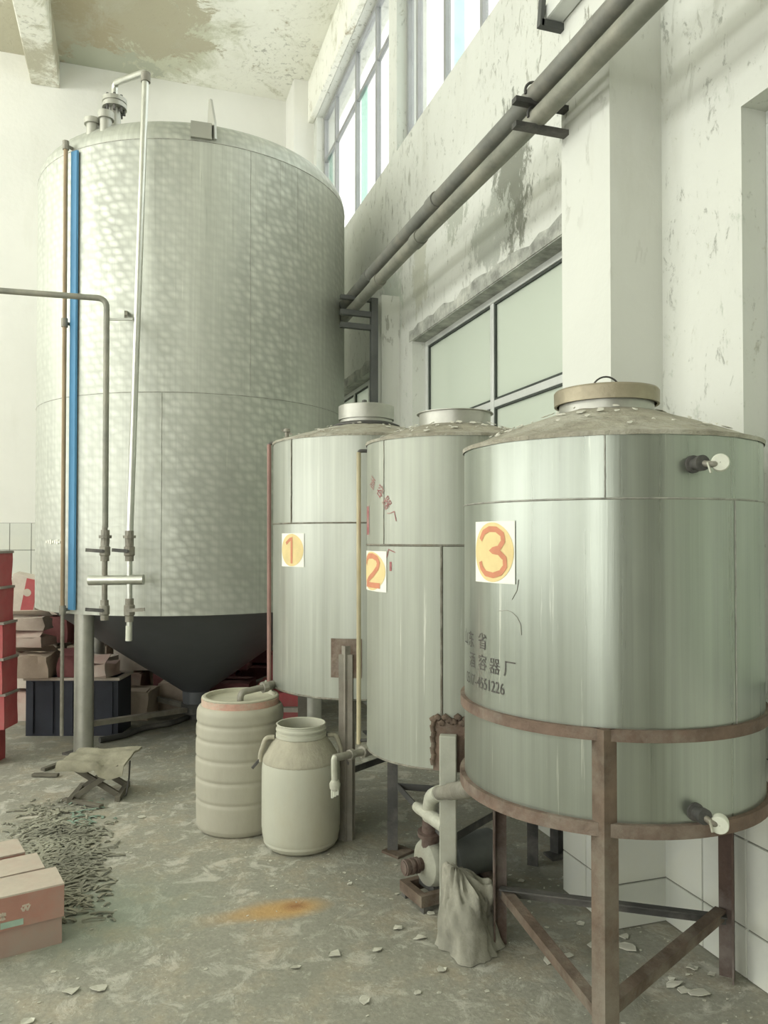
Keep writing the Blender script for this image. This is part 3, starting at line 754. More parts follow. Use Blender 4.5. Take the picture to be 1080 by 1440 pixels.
for k in range(9):
    A = a - 0.15 + 0.32 * k / 8; z = zlt + 0.05 + 0.012 * sin(k * 2.4)
    pl.tube([((r2 + 0.008) * cos(A - 0.02), (r2 + 0.008) * sin(A - 0.02), z), ((r2 + 0.010) * cos(A), (r2 + 0.010) * sin(A), z + 0.008), ((r2 + 0.008) * cos(A + 0.02), (r2 + 0.008) * sin(A + 0.02), z)], 0.012, 7)
for k in range(8):
    z = zlt + 0.04 - 0.022 * k
    for s_ in (-0.155, 0.17): pl.tube([((r2 + 0.007) * cos(a + s_), (r2 + 0.007) * sin(a + s_), z - 0.012), ((r2 + 0.009) * cos(a + s_ + 0.01 * (-1) ** k), (r2 + 0.009) * sin(a + s_ + 0.01 * (-1) ** k), z + 0.012)], 0.010, 7)
pl.build('weld_lump', 'rust', T2, smooth=60)
fl = out * (r2 + 0.03)
MB().box((fl.x, fl.y, zlt / 2), (0.046, 0.066, zlt), a).build('leg', 'leg_cream', T2, bevel=0.004)['label'] = 'pale painted box-section leg'
ll = loc2(W(0.052, 3.74), c2); aL = atan2(ll.y, ll.x); o_ = Vector((cos(aL), sin(aL), 0)) * (r2 - 0.035)
MB().angle((o_.x, o_.y, 0), (o_.x, o_.y, zb2 - 0.001), 0.05, 0.007, -Vector((o_.x, o_.y, 0))).build('leg', 'dark_iron', T2)
MB().box((o_.x, o_.y, 0.006), (0.11, 0.11, 0.012), aL).build('foot_plate', 'rust', T2)
aR = a + radians(118); oR = Vector((cos(aR), sin(aR), 0)) * (r2 - 0.035)
MB().angle((oR.x, oR.y, 0), (oR.x, oR.y, zb2 - 0.001), 0.05, 0.007, -oR).build('leg', 'dark_iron', T2)
for p, q in ((o_, fl), (o_, oR), (oR, fl)):
    MB().beam((p.x, p.y, 0.315), (q.x, q.y, 0.315), 0.006, 0.03).build('brace', 'dark_iron', T2)
p0, p1 = oncyl(515.5, 803, c2, r2), oncyl(544, 803, c2, r2)
number_sheet('2', T2, r2, az(p0, c2), az(p1, c2), z_on(531, 832, c2, r2), z_on(531, 775, c2, r2))
for ch, px, py, ro in (('\u9152', 524, 679, -0.5), ('\u5bb9', 535, 691, -0.7), ('\u5668', 544, 707, -0.95), ('\u5382', 551, 727, -1.3), ('\u5382', 549, 781, -0.3)):
    mb = MB(); put(mb, c2, r2, ch, px, py, 0.055, ro); mb.build('lettering', 'stencil_red', T2)

mb = MB(); p0, p1 = oncyl(514, 730, c2, r2), oncyl(519.5, 730, c2, r2); patch(mb, az(p0, c2), az(p1, c2), z_on(517, 752, c2, r2), z_on(517, 712, c2, r2), r2 + 0.0012); mb.build('paint_smear', 'stencil_red', T2); mb = MB()
p0, p1 = oncyl(548, 800, c2, r2), oncyl(551, 800, c2, r2); patch(mb, az(p0, c2), az(p1, c2), z_on(549, 803, c2, r2), z_on(549, 790, c2, r2), r2 + 0.0012)
mb.build('paint_smear', 'stencil_red', T2)
# sight tube of tank 2 with its bracket
s0 = oncyl(508.5, 640, c2, r2 + 0.03); 
def sight(root, c, px, top, bot, r, mat, rad, seg=None):
    d = (c[0] * FW.x + c[1] * FW.y)
    P0, P1 = atd(px, top, d), atd(px, bot, d)
    P0 = loc2(P0, c); P1 = loc2(P1, c)
    inner = Vector((P0.x, P0.y, 0)).normalized() * (r - 0.004)
    t = MB().tube([P0, (P0 * 3 + P1) / 4, (P0 + P1) / 2, P1], rad, 10).build('sight_tube', mat, root, smooth=60)
    for z in (P0.z, P1.z + 0.01):
        MB().tube(bend([(inner.x, inner.y, z + 0.006), (P0.x, P0.y, z + 0.006), (P0.x, P0.y, z - 0.03 if z == P0.z else z + 0.03)], 0.012), rad * 0.8, 8).build('tube_bracket', 'dark_iron', root, smooth=60)
    return t
sight(T2, c2, 504.5, 636, 1046, r2, 'tube_yellow', 0.010)
# outlet of tank 2: horizontal pipe to a tap hanging over the milk can
po = loc2(atd(521, 1055, 3.44), c2); pt = loc2(atd(470, 1066, 3.27), c2)
inn = Vector((po.x, po.y, 0)).normalized() * (r2 - 0.02)
outp = MB().tube([(inn.x, inn.y, po.z), po, po + (pt - po) * 0.1], 0.022, 14).tube([po + (pt - po) * 0.1, pt], 0.016, 14).build('outlet_pipe', 'fitting', T2, smooth=50)
MB().lathe([(0.0, -0.012), (0.027, -0.012), (0.027, 0.012), (0.0, 0.012)], 8, po + (pt - po) * 0.2, pt - po).lathe([(0.0, -0.01), (0.023, -0.01), (0.023, 0.01), (0.0, 0.01)], 8, po + (pt - po) * 0.55, pt - po).build('pipe_nut', 'fitting', outp, smooth=30)
tip = loc2(atd(471, 1112, 3.27), c2)
tp = MB().tube(bend([pt + (pt - po).normalized() * -0.02, pt, pt + Vector((0, 0, -0.05)), tip], 0.014), [0.014] * 11 + [0.014, 0.013][:2] if False else 0.0135, 12).build('tap', 'fitting_pale', T2, smooth=50)
MB().lathe([(0.0, 0), (0.022, 0), (0.024, 0.02), (0.016, 0.034), (0.0, 0.034)], 14, tip + Vector((0, 0, 0.01))).build('tap_nut', 'fitting_pale', tp, smooth=35)
mb = MB()
for k in range(3):
    mb.beam(tip + RT * (0.011 * (k - 1.0)) + Vector((0, 0, 0.02)), tip + RT * (0.010 * (k - 1.0)) + Vector((0, 0, -0.028 + 0.006 * k)) - FW * 0.008, 0.008, 0.010)
mb.build('tap_lever', 'cap_pale', tp)

# ---- tank 1
c1 = W(-0.101, 4.40); r1 = 0.523; az1 = atan2(-c1.y, -c1.x)
T1 = thing('storage_tank', 'steel tank with number 1 sheet, brown front leg and pipe over the ribbed drum', 'tank', (c1.x, c1.y, 0), group='numbered steel tanks')
zb1, zr1, zs1 = z_on(487, 985, c1, r1), z_on(515, 609, c1, r1), z_on(487, 735, c1, r1)
zf1, zl0, zl1 = z_on(515, 592, c1, 0.2), z_on(515, 584, c1, 0.16), z_on(515, 566, c1, 0.16)
tank_body(T1, r1, zb1, zr1, zf1 - 0.012, 0.19, 'steel_one')
MB().lathe([(0.148, zf1 - 0.04), (0.148, zl0)], 60, uv=True).build('neck', 'steel_cap', T1, smooth=30)
MB().lathe([(0.14, zf1 - 0.010), (0.192, zf1 - 0.010), (0.192, zf1 - 0.002), (0.16, zf1 + 0.012), (0.14, zf1 + 0.012)], 60).build('flange', 'dark_iron', T1, smooth=30)
lid = MB().lathe([(0.150, zl0 - 0.006), (0.158, zl0 - 0.006), (0.158, zl1), (0.150, zl1 + 0.004), (0.001, zl1 + 0.006)], 60, uv=True).build('lid', 'steel_cap', T1, smooth=30)
MB().lathe([(0.0, 0), (0.018, 0), (0.014, 0.03), (0.0, 0.035)], 12, (-0.02, -0.03, zl1 + 0.004)).build('knob', 'dark_iron', lid, smooth=40)
weld_ring(T1, r1, zs1, 0.005)
weld_line(T1, r1, az(oncyl(410, 680, c1, r1), c1), zs1, zr1, 0.004)
weld_ring(T1, r1, zb1 + 0.003, 0.006)
a = az(oncyl(487, 940, c1, r1), c1); out = Vector((cos(a), sin(a), 0)); zlt = z_on(487, 908, c1, r1); fl = out * (r1 + 0.028)
mb = MB(); patch(mb, a - 0.15, a + 0.15, zlt - 0.16, zlt + 0.035, r1 + 0.006); mb.build('leg_pad', 'rust_ring', T1, smooth=60)
MB().angle((fl.x, fl.y, 0), (fl.x, fl.y, zlt), 0.06, 0.007, out).build('leg', 'leg_grey', T1)
MB().box((fl.x * 0.955, fl.y * 0.955, zlt / 2 - 0.02), (0.03, 0.07, zlt - 0.045), a).build('leg_web', 'leg_grey', T1)
for s_ in (1, -1):
    aa = a + s_ * radians(120); o2 = Vector((cos(aa), sin(aa), 0)) * (r1 - 0.05)
    MB().angle((o2.x, o2.y, 0), (o2.x, o2.y, zb1 - 0.001), 0.055, 0.007, -o2).build('leg', 'leg_grey', T1)
    MB().beam((fl.x * 0.92, fl.y * 0.92, 0.33), (o2.x, o2.y, 0.33), 0.006, 0.032).build('brace', 'dark_iron', T1)
p0, p1 = oncyl(397, 773, c1, r1), oncyl(428, 773, c1, r1)
number_sheet('1', T1, r1, az(p0, c1), az(p1, c1), z_on(412, 797, c1, r1), z_on(412, 750, c1, r1))
sight(T1, c1, 378.5, 625, 968, r1, 'tube_red', 0.012)
P = loc2(oncyl(391, 606, c1, r1), c1); pv = Vector((P.x, P.y, 0)).normalized() * (r1 - 0.05)
v = MB().tube([(pv.x, pv.y, zr1 - 0.01), (pv.x, pv.y, zr1 + 0.05)], 0.011, 10).build('vent_valve', 'fitting', T1, smooth=50)
MB().beam((pv.x - 0.03 * RT.x, pv.y - 0.03 * RT.y, zr1 + 0.06), (pv.x + 0.03 * RT.x, pv.y + 0.03 * RT.y, zr1 + 0.035), 0.012, 0.008).lathe([(0, 0), (0.02, 0.004), (0.016, 0.02), (0, 0.024)], 12, (pv.x, pv.y, zr1 + 0.045)).build('lever', 'fitting', v, smooth=40)
# outlet of tank 1 over the drum
po = loc2(atd(388, 962, 4.28), c1); pm = loc2(atd(372, 966, 4.12), c1); pt = loc2(atd(338, 974, 4.02), c1); tip = loc2(atd(338, 993, 4.02), c1)
inn = Vector((po.x, po.y, 0)).normalized() * (r1 - 0.03)
op = MB().tube([(inn.x, inn.y, po.z), po, pm], 0.024, 14).build('outlet_pipe', 'fitting', T1, smooth=50)
MB().tube(bend([pm, pt, tip], 0.03), 0.017, 12).build('spout', 'fitting', op, smooth=50)
MB().lathe([(0, -0.014), (0.030, -0.014), (0.030, 0.014), (0, 0.014)], 8, pm, pt - pm).build('pipe_nut', 'fitting', op, smooth=30)
MB().beam(pm + Vector((0, 0, 0.01)), pm + Vector((0, 0, 0.035)) + RT * 0.008, 0.012, 0.006).build('lever', 'fitting_pale', op)

# ------------------------------------------------------------ the big tank
D4 = 6.65; c4, r4 = ctr(49.5, 484, D4)
T4 = thing('fermentation_tank', 'tall polished steel tank with dark conical bottom and blue gauge strip', 'tank', (c4.x, c4.y, 0))
zb4, zt4 = z_on(267, 866, c4, r4), z_on(267, 197, c4, r4)
MB().lathe([(r4, zb4), (r4, (zb4 + zt4) / 2), (r4, zt4)], 128, uv=True).build('shell', 'steel_big', T4, smooth=60)
kn = 0.20; prof = []
for k in range(8):
    t = radians(66) * k / 7; prof.append((r4 - kn + kn * cos(t), zt4 + kn * sin(t)))
re, ze = prof[-1]
for k in range(1, 13):
    t = k / 12; prof.append((max(re * (1 - t), 0.002), ze + 0.36 * (1 - (1 - t) ** 1.55)))
ZDOME = lambda rad: ze + 0.36 * (1 - (min(rad, re) / re) ** 1.55)
MB().lathe(prof, 128, uv=True).build('dome', 'steel_big', T4, smooth=60)
weld_ring(T4, r4, z_on(267, 552, c4, r4), 0.003, 'weld_pale')
weld_ring(T4, r4 - 0.001, zt4, 0.004, 'weld_pale')
weld_line(T4, r4, az(oncyl(352, 500, c4, r4), c4), z_on(352, 552, c4, r4), zt4, 0.002, 'weld_pale')
weld_line(T4, r4, az(oncyl(227, 700, c4, r4), c4), zb4, z_on(227, 552, c4, r4), 0.002, 'weld_pale')
MB().lathe([(r4, zb4 + 0.001), (r4 - 0.06, zb4 - 0.004), (r4 - 0.10, zb4 - 0.02), (0.11, 0.24), (0.105, 0.14)], 96).build('cone_bottom', 'shaded_steel', T4, smooth=30)
cs = MB().lathe([(0.0, 0.06), (0.12, 0.06), (0.12, 0.14), (0.0, 0.14)], 32).build('drain_flange', 'dark_iron', T4, smooth=30)
MB().tube([(0, 0, 0.08), (0, 0, 0.0)], 0.05, 16).build('drain_pipe', 'dark_iron', cs, smooth=40)
u4 = Vector((c4.x, c4.y, 0)).normalized(); l4 = Vector((u4.y, -u4.x, 0))      # away from the viewer, to the right
for (la, al) in ((-0.76, -0.863), (0.863, -0.76), (0.76, 0.863), (-0.863, 0.76)):
    p = (l4 * la + u4 * al).normalized() * (r4 - 0.075)
    lg = MB().lathe([(0.066, 0.012), (0.066, zb4 - 0.001)], 28, (p.x, p.y, 0), uv=True).build('leg', 'steel_cap', T4, smooth=50)
    MB().box((p.x, p.y, 0.006), (0.2, 0.2, 0.012), atan2(p.y, p.x)).build('foot_plate', 'dark_iron', T4)
    q = p.normalized() * 0.13
    MB().beam((p.x * 0.95, p.y * 0.95, 0.19), (q.x, q.y, 0.10), 0.05, 0.035).build('brace', 'leg_grey', T4)
# level gauge: brown sight tube, blue strip, brackets
def on4(px, py, off): 
    p = oncyl(px, py, c4, r4 + off); return Vector((p.x - c4.x, p.y - c4.y, p.z))
g0, g1 = on4(93.5, 200, 0.05), on4(93.5, 866, 0.05)
aG = az(oncyl(90.5, 500, c4, r4 + 0.05), c4); og = Vector((cos(aG), sin(aG), 0))
MB().tube([og * (r4 + 0.05) + Vector((0, 0, zb4 + 0.02)), og * (r4 + 0.05) + Vector((0, 0, zt4 + 0.02))], 0.015, 10).build('sight_tube', 'tube_brown', T4, smooth=50)
MB().tube([og * (r4 + 0.05) + Vector((0, 0, 0.14)), og * (r4 + 0.05) + Vector((0, 0, zb4 + 0.03))], 0.013, 10).build('drain_tube', 'fitting', T4, smooth=50)
for z in (zb4 + 0.03, (zb4 + zt4) / 2 + 0.4, zt4 + 0.02):
    MB().tube([og * (r4 - 0.02) + Vector((0, 0, z)), og * (r4 + 0.052) + Vector((0, 0, z))], 0.012, 8).lathe([(0, -0.03), (0.022, -0.03), (0.022, 0.03), (0, 0.03)], 10, og * (r4 + 0.05) + Vector((0, 0, z))).build('tube_bracket', 'fitting', T4, smooth=35)
aB = az(oncyl(102.5, 500, c4, r4 + 0.02), c4)
mb = MB(); nst = 24
for k in range(nst):
    z0_ = zb4 + 0.03 + (zt4 - zb4 - 0.05) * k / nst; z1_ = zb4 + 0.03 + (zt4 - zb4 - 0.05) * (k + 1) / nst
    ob = Vector((cos(aB), sin(aB), 0)); tb = Vector((-sin(aB), cos(aB), 0)); o0 = ob * (r4 + 0.012)
    hw = 0.036
    mb.add([o0 - tb * hw + Vector((0, 0, z0_)), o0 + tb * hw + Vector((0, 0, z0_)), o0 + tb * hw + Vector((0, 0, z1_)), o0 - tb * hw + Vector((0, 0, z1_)),
            o0 + ob * 0.012 - tb * hw * 0.8 + Vector((0, 0, z0_)), o0 + ob * 0.012 + tb * hw * 0.8 + Vector((0, 0, z0_)), o0 + ob * 0.012 + tb * hw * 0.8 + Vector((0, 0, z1_)), o0 + ob * 0.012 - tb * hw * 0.8 + Vector((0, 0, z1_))],
           [(0, 3, 2, 1), (4, 5, 6, 7), (0, 4, 7, 3), (1, 2, 6, 5), (0, 1, 5, 4), (3, 7, 6, 2)])
mb.build('gauge_strip', 'blue_strip', T4, weld=True)['label'] = 'blue painted gauge strip'
# roof fittings
def roof_at(px, py, k):
    """spot on the dome seen at that pixel column, at fraction k of the radius towards the viewer"""
    best = None
    for i in range(200):
        d = 5.0 + 2.4 * i / 199; p = atd(px, py, d); q = Vector((p.x - c4.x, p.y - c4.y, 0))
        if abs(q.length - k * r4) < 0.03 and (best is None): best = q
    return best if best is not None else Vector((0, 0, 0))
q = roof_at(161, 160, 0.80)
zq = ZDOME(q.length) - 0.02
topz = atd(161, 146, (q.x + c4.x) * FW.x + (q.y + c4.y) * FW.y).z
MB().tube([(q.x, q.y, zq - 0.05), (q.x, q.y, topz)], 0.045, 18).build('nozzle', 'steel_cap', T4, smooth=50)
fg = MB().lathe([(0.0, 0), (0.085, 0), (0.085, 0.03), (0.078, 0.032), (0.078, 0.038), (0.085, 0.04), (0.085, 0.07), (0.0, 0.075)], 32, (q.x, q.y, topz - 0.04)).build('nozzle_flange', 'steel_cap', T4, smooth=30)
for k in range(8):
    A = 2 * pi * k / 8
    MB().tube([(q.x + 0.066 * cos(A), q.y + 0.066 * sin(A), topz - 0.075), (q.x + 0.066 * cos(A), q.y + 0.066 * sin(A), topz + 0.045)], 0.011, 6).build('bolt', 'dark_iron', fg)
NOZ = Vector((q.x + c4.x, q.y + c4.y, topz + 0.03))
for px, py, hgt, rad in ((149, 165, 0.10, 0.055), (131, 171, 0.075, 0.06)):
    q = roof_at(px, py, 0.92); z = ZDOME(q.length) - 0.03
    MB().lathe([(0.0, -0.05), (rad * 0.75, -0.05), (rad * 0.75, hgt * 0.5), (rad, hgt * 0.5), (rad, hgt), (0.0, hgt + 0.006)], 26, (q.x, q.y, z)).build('vent_cap', 'steel_cap', T4, smooth=30)
p = on4(293, 186, -0.02); aL = atan2(p.y, p.x); o_ = Vector((cos(aL), sin(aL), 0)); tn = Vector((-sin(aL), cos(aL), 0)); of_ = (o_ + tn * 0.55).normalized(); tf_ = Vector((-of_.y, of_.x, 0))
def fin(base, n, up, h, th):
    vs = []
    for s_ in (-th / 2, th / 2):
        for (u, z) in ((-0.10, 0), (0.06, 0), (0.05, h * 0.4), (0.0, h), (-0.02, h), (-0.035, h * 0.4)): vs.append(base + of_ * u + tf_ * s_ + Vector((0, 0, z)))
    return MB().add(vs, [(0, 1, 2, 3, 4, 5), (11, 10, 9, 8, 7, 6)] + [(i, (i + 1) % 6, 6 + (i + 1) % 6, 6 + i) for i in range(6)])
zlug = zt4 + 0.02
fin(o_ * (r4 - 0.03) + tn * 0.02 + Vector((0, 0, zlug)), o_, None, 0.30, 0.018).build('lifting_lug', 'steel_cap', T4)
MB().box(tuple(o_ * (r4 - 0.03) - tn * 0.05 + Vector((0, 0, zlug + 0.05))), (0.10, 0.14, 0.11), aL).build('lug_base', 'steel_cap', T4)
# sight: small inspection scar + plate on the shell
p = on4(68, 765, 0.003)
mb = MB()
for k in range(7): 
    qq = on4(66 + 3 * k, 762 + 4 * noise.noise((k, 3, 0)), 0.002); mb.box(tuple(qq), (0.012, 0.02, 0.016 + 0.008 * (k % 3)), atan2(qq.y, qq.x))
mb.build('tape_scrap', 'paper', T4)

# ------------------------------------------------------------ pipes standing in front of the big tank
def valve(parent, p, rad, side, lever_len, lever_z=0.0, nuts=True, L=0.13):
    v = MB().lathe([(0, -L / 2), (rad * 1.35, -L / 2), (rad * 1.35, -L / 4), (rad * 1.7, -L / 5), (rad * 1.7, L / 5), (rad * 1.35, L / 4), (rad * 1.35, L / 2), (0, L / 2)], 12, p).build('valve', 'fitting', parent, smooth=30)
    MB().beam(p - FW * rad * 1.8 + Vector((0, 0, lever_z)), p - FW * rad * 1.8 + RT * (side * lever_len) + Vector((0, 0, lever_z + 0.008)), 0.012, 0.022).tube([p, p - FW * rad * 1.95], rad * 0.5, 8).build('handle', 'dark_iron' if side < 0 else 'fitting', v)
    return v
def nut(parent, p, rad, h=0.05, fl=True):
    prof = [(0, -h / 2), (rad * 1.3, -h / 2), (rad * 1.3, -h * 0.1)]
    if fl: prof += [(rad * 1.9, -h * 0.1), (rad * 1.9, h * 0.12)]
    prof += [(rad * 1.3, h * 0.12), (rad * 1.3, h / 2), (0, h / 2)]
    return MB().lathe(prof, 10, p).build('union_nut', 'fitting', parent, smooth=30)
dA, dB = 5.02, 5.02
baseB = atd(182, 900, dB); 
PB = thing('transfer_pipe', 'straight bright steel pipe bent over onto the roof of the tall tank', 'pipe', (0, 0, 0))
topB = atd(205, 101, 5.12); b0 = atd(181.5, 812, dB)
MB().tube(bend([atd(182.5, 748, dB), topB, NOZ + Vector((0, 0, 0.12)), NOZ], 0.07, 6), 0.023, 14).build('riser', 'steel_pipe', PB, smooth=50)
MB().lathe([(0, -0.03), (0.031, -0.03), (0.031, 0.03), (0, 0.03)], 14, topB - Vector((0, 0, 0.04))).build('elbow', 'fitting', PB, smooth=30)
MB().tube([atd(182, 900, dB), atd(182, 740, dB)], 0.019, 14).build('drop_pipe', 'steel_pipe', PB, smooth=50)
nut(PB, atd(182, 755, dB), 0.021, 0.08); valve(PB, atd(182, 775, dB), 0.020, -1, 0.10, 0.0)
valve(PB, atd(182, 858, dB), 0.020, 1, 0.11, 0.0, L=0.15)
MB().tube([atd(181.5, 880, dB), atd(181, 901, dB)], 0.021, 14).build('nozzle_tip', 'cap_pale', PB, smooth=50)
cyA, cyB = atd(125, 816, dA), atd(202, 815, dB)
MB().tube([cyA, cyB], 0.033, 20).build('manifold', 'steel_pipe', PB, smooth=40)
hk = atd(184, 452, 5.06); hs = oncyl(177, 440, c4, r4)
MB().beam(atd(150, 449, 5.03), atd(187, 449, 5.05), 0.02, 0.014).build('tie_bar', 'steel_pipe', PB)
MB().beam(atd(177, 446, 5.05), hs, 0.02, 0.03).build('wall_clip', 'fitting', PB)
a0_ = atd(146, 420, dA); far = atd(0, 410, 4.86)
dirp = (far - a0_).normalized()
end = far + dirp * 1.6; end.z = a0_.z
PA = thing('supply_pipe', 'dull steel pipe coming from the side and turning down in front of the tall tank', 'pipe', (0, 0, 0))
MB().tube(bend([Vector((end.x, end.y, 0.0)), end, Vector((a0_.x, a0_.y, a0_.z)) + (atd(150, 420, dA) - a0_), atd(148, 742, dA)], 0.06, 6), 0.019, 14).build('pipe', 'grey_pipe', PA, smooth=50)
MB().tube([atd(147.5, 740, dA), atd(147, 866, dA)], 0.018, 14).build('drop_pipe', 'fitting', PA, smooth=50)
nut(PA, atd(148, 755, dA), 0.021, 0.09); valve(PA, atd(147.5, 775, dA), 0.020, -1, 0.11)
valve(PA, atd(147, 858, dA), 0.019, -1, 0.11)

# ------------------------------------------------------------ pipes along the wall and their supports
def lin(p0, p1, y0, y1): pass
zl_, zu_ = 3.290, 3.388
Xp = 1.62
for nm, lab, X, z, mt in (('wall_pipe', 'grey steel pipe along the wall, upper of the parallel pair', Xp - 0.012, zu_, 'grey_pipe_dark'),
                          ('wall_pipe', 'grey steel pipe along the wall, lower of the parallel pair', Xp, zl_, 'grey_pipe')):
    t = thing(nm, lab, 'pipe', (X, 0, z), group='parallel pipes along the wall')
    sag = 0.012
    MB().tube([(0, -1.0 + 10.2 * k / 20, sag * sin(k * 0.7)) for k in range(21)], 0.040, 18).build('pipe', mt, t, smooth=50)
    for yy in (0.9, 4.05 if z == zu_ else 4.35, 5.35 if z == zu_ else 5.15, 7.4):
        MB().lathe([(0.03, -0.05), (0.047, -0.05), (0.047, 0.05), (0.03, 0.05)], 18, (0, yy, sag * sin((yy + 1) / 0.51 * 0.7)), (0, 1, 0)).build('coupling', mt, t, smooth=30)
br = thing('pipe_bracket', 'steel angle arms and straps holding the pipe pair at the pillar', 'bracket', (1.76, 2.9, 3.25))
for z in (zl_ - 0.055, zu_ - 0.048):
    MB().beam((0.0, 0, z - 3.25), (-0.25, 0, z - 3.25), 0.04, 0.022).build('arm', 'dark_iron', br)
for X, z in ((Xp - 0.012, zu_), (Xp, zl_)):
    MB().tube([(X - 1.76 + 0.045 * cos(t), 0, z - 3.25 + 0.045 * sin(t)) for t in [pi * k / 12 for k in range(-1, 14)]], 0.006, 8).build('strap', 'dark_iron', br, smooth=60)
fr = thing('pipe_stand', 'dark iron post with short arms carrying the pipe pair beside the column', 'stand', (1.765, 5.72, 0))
MB().box((0, 0, 1.68), (0.055, 0.055, 3.36)).build('post', 'frame_iron', fr, bevel=0.004)
for z in (3.345, zl_ - 0.06, 3.13):
    MB().beam((0.0, 0, z), (-0.27, 0, z + 0.004), 0.04, 0.03 if z > 3.3 else 0.04).build('arm', 'frame_iron', fr)
MB().box((0, 0, 0.006), (0.14, 0.14, 0.012)).build('foot_plate', 'frame_iron', fr)
ct = thing('cable_tray', 'grey steel channel on a bent bracket high on the pillar', 'cable tray', (1.76, 2.93, 3.70))
pz0, pz1 = ony(789, 40, 2.93), ony(760, 36, 2.93); pzt = ony(765, 4, 2.93)
x1 = pz1.x - 1.76
MB().beam((0.0, 0, pz0.z - 3.70), (x1, 0, pz0.z - 3.70), 0.03, 0.03).beam((x1, 0, pz0.z - 3.715), (x1 + 0.01, 0, pz0.z - 3.70 + 0.11), 0.03, 0.02).build('bracket', 'frame_iron', ct)
MB().box((x1 / 2 + 0.01, -1.4, pz0.z - 3.70 + 0.021), (abs(x1) - 0.035, 2.8, 0.006)).box((x1 + 0.025, -1.4, pz0.z - 3.70 + 0.05), (0.005, 2.8, 0.06)).box((-0.012, -1.4, pz0.z - 3.70 + 0.05), (0.005, 2.8, 0.06)).build('channel', 'aluminium', ct)
pst = onz(785, 1204)
ps = thing('steel_post', 'short dark steel post standing on the floor beyond the tiled pillar', 'post', (pst.x, pst.y, 0))
MB().angle((0, 0, 0), (0, 0, 0.9), 0.045, 0.006, -FW).build('upright', 'dark_iron', ps)
MB().box((0, 0, 0.005), (0.11, 0.09, 0.01)).build('foot_plate', 'dark_iron', ps)

# ------------------------------------------------------------ ribbed drum and milk can
bd = onz(338, 1160); dd = bd.x * FW.x + bd.y * FW.y
bc = W((338 - 540) / F_PX * dd * 1.0, dd + 0.02); bc = Vector((bc.x, bc.y, 0))
dist = dd + 0.02; Rd = 0.230; 
k_ = lambda py, d: EYE - (py - HOR) / F_PX * d
DR = thing('plastic_drum', 'ribbed cream plastic drum with shallow lid under the outlet of tank one', 'drum', tuple(bc))
H_ = k_(1000, dist - 0.2)
prof = [(0.001, 0.0), (Rd * 0.90, 0.0), (Rd * 0.955, 0.012), (Rd * 0.965, 0.03)]
zz = 0.04
ribs = [0.17, 0.285, 0.395, 0.495, 0.575]
allz = [0.03 + (H_ - 0.03) * i / 80 for i in range(81)]
for z in allz:
    g = 0.0
    for rb in ribs:
        g = max(g, math.exp(-((z - rb * H_ / 0.66) / 0.008) ** 2))
    r = Rd * (0.972 + 0.028 * sin(pi * min(1, z / H_))) - 0.007 * g
    if z > H_ - 0.03: r -= 0.012 * ((z - H_ + 0.03) / 0.03) ** 2
    prof.append((r, z))
prof.append((Rd * 0.86, H_ + 0.004))
MB().lathe(prof, 72).build('body', 'drum_cream', DR, smooth=60)
zt_ = k_(981, dist - 0.1) 
Rl = 0.198
MB().lathe([(Rl - 0.004, H_ - 0.002), (Rl + 0.003, H_), (Rl + 0.004, H_ + 0.035), (Rl - 0.003, H_ + 0.037)], 72).build('red_tape', 'drum_tape', DR, smooth=30)
MB().lathe([(Rl, H_ + 0.036), (Rl + 0.002, zt_ - 0.005), (Rl - 0.004, zt_), (Rl - 0.018, zt_), (Rl - 0.024, zt_ - 0.02), (Rl - 0.05, zt_ - 0.025), (0.03, zt_ - 0.02), (0.001, zt_ - 0.02)], 72).build('lid', 'drum_lid', DR, smooth=35)

cc = onz(424, 1205); dd = cc.x * FW.x + cc.y * FW.y; dist = dd + 0.16; Rc = 0.192
cc = W((424 - 540) / F_PX * dist, dist)
CN = thing('plastic_can', 'open white plastic can with side handles and dusty shoulder', 'can', (cc.x, cc.y, 0))
zs_ = k_(1078, dist - 0.15); zk = k_(1040, dist - 0.1); ztop = k_(1020, dist - 0.08)
prof = [(0.001, 0.0), (Rc * 0.80, 0.0), (Rc * 0.90, 0.014), (Rc * 0.965, 0.05), (Rc * 0.985, 0.07), (Rc * 0.985, 0.085), (Rc, 0.10), (Rc, zs_ - 0.05), (Rc * 0.99, zs_ - 0.02), (Rc * 0.975, zs_)]
bod = MB().lathe(prof, 72).build('body', 'can_white', CN, smooth=50)
Rn = 0.118
prof = [(Rc * 0.978, zs_ - 0.001), (Rc * 0.985, zs_ + 0.004)]
for k in range(1, 9):
    t = k / 8; prof.append((Rc * 0.985 + (Rn - Rc * 0.985) * t ** 1.25, zs_ + (zk - zs_) * t))
sh_ = MB().lathe(prof, 96)
sh_.v = [(x * (1 + 0.006 * sin(atan2(y, x) * 44)) , y * (1 + 0.006 * sin(atan2(y, x) * 44)), z) for x, y, z in sh_.v]
sh_.build('shoulder', 'can_dust', CN, smooth=60)
hN = ztop - zk
MB().lathe([(Rn, zk - 0.004), (Rn + 0.006, zk), (Rn + 0.006, zk + hN * 0.25), (Rn, zk + hN * 0.3), (Rn, zk + hN * 0.45), (Rn + 0.006, zk + hN * 0.5), (Rn + 0.006, zk + hN * 0.62), (Rn, zk + hN * 0.7), (Rn, zk + hN * 0.9), (Rn + 0.004, ztop - 0.003), (Rn, ztop), (Rn - 0.006, ztop - 0.002), (Rn - 0.008, zk - 0.05), (Rn + 0.04, zs_ - 0.02), (Rc * 0.95, zs_ - 0.06), (Rc * 0.95, 0.03), (0.001, 0.03)], 72).build('neck', 'can_white', CN, smooth=35)
ax = RT * cos(0.15) + FW * sin(0.15)
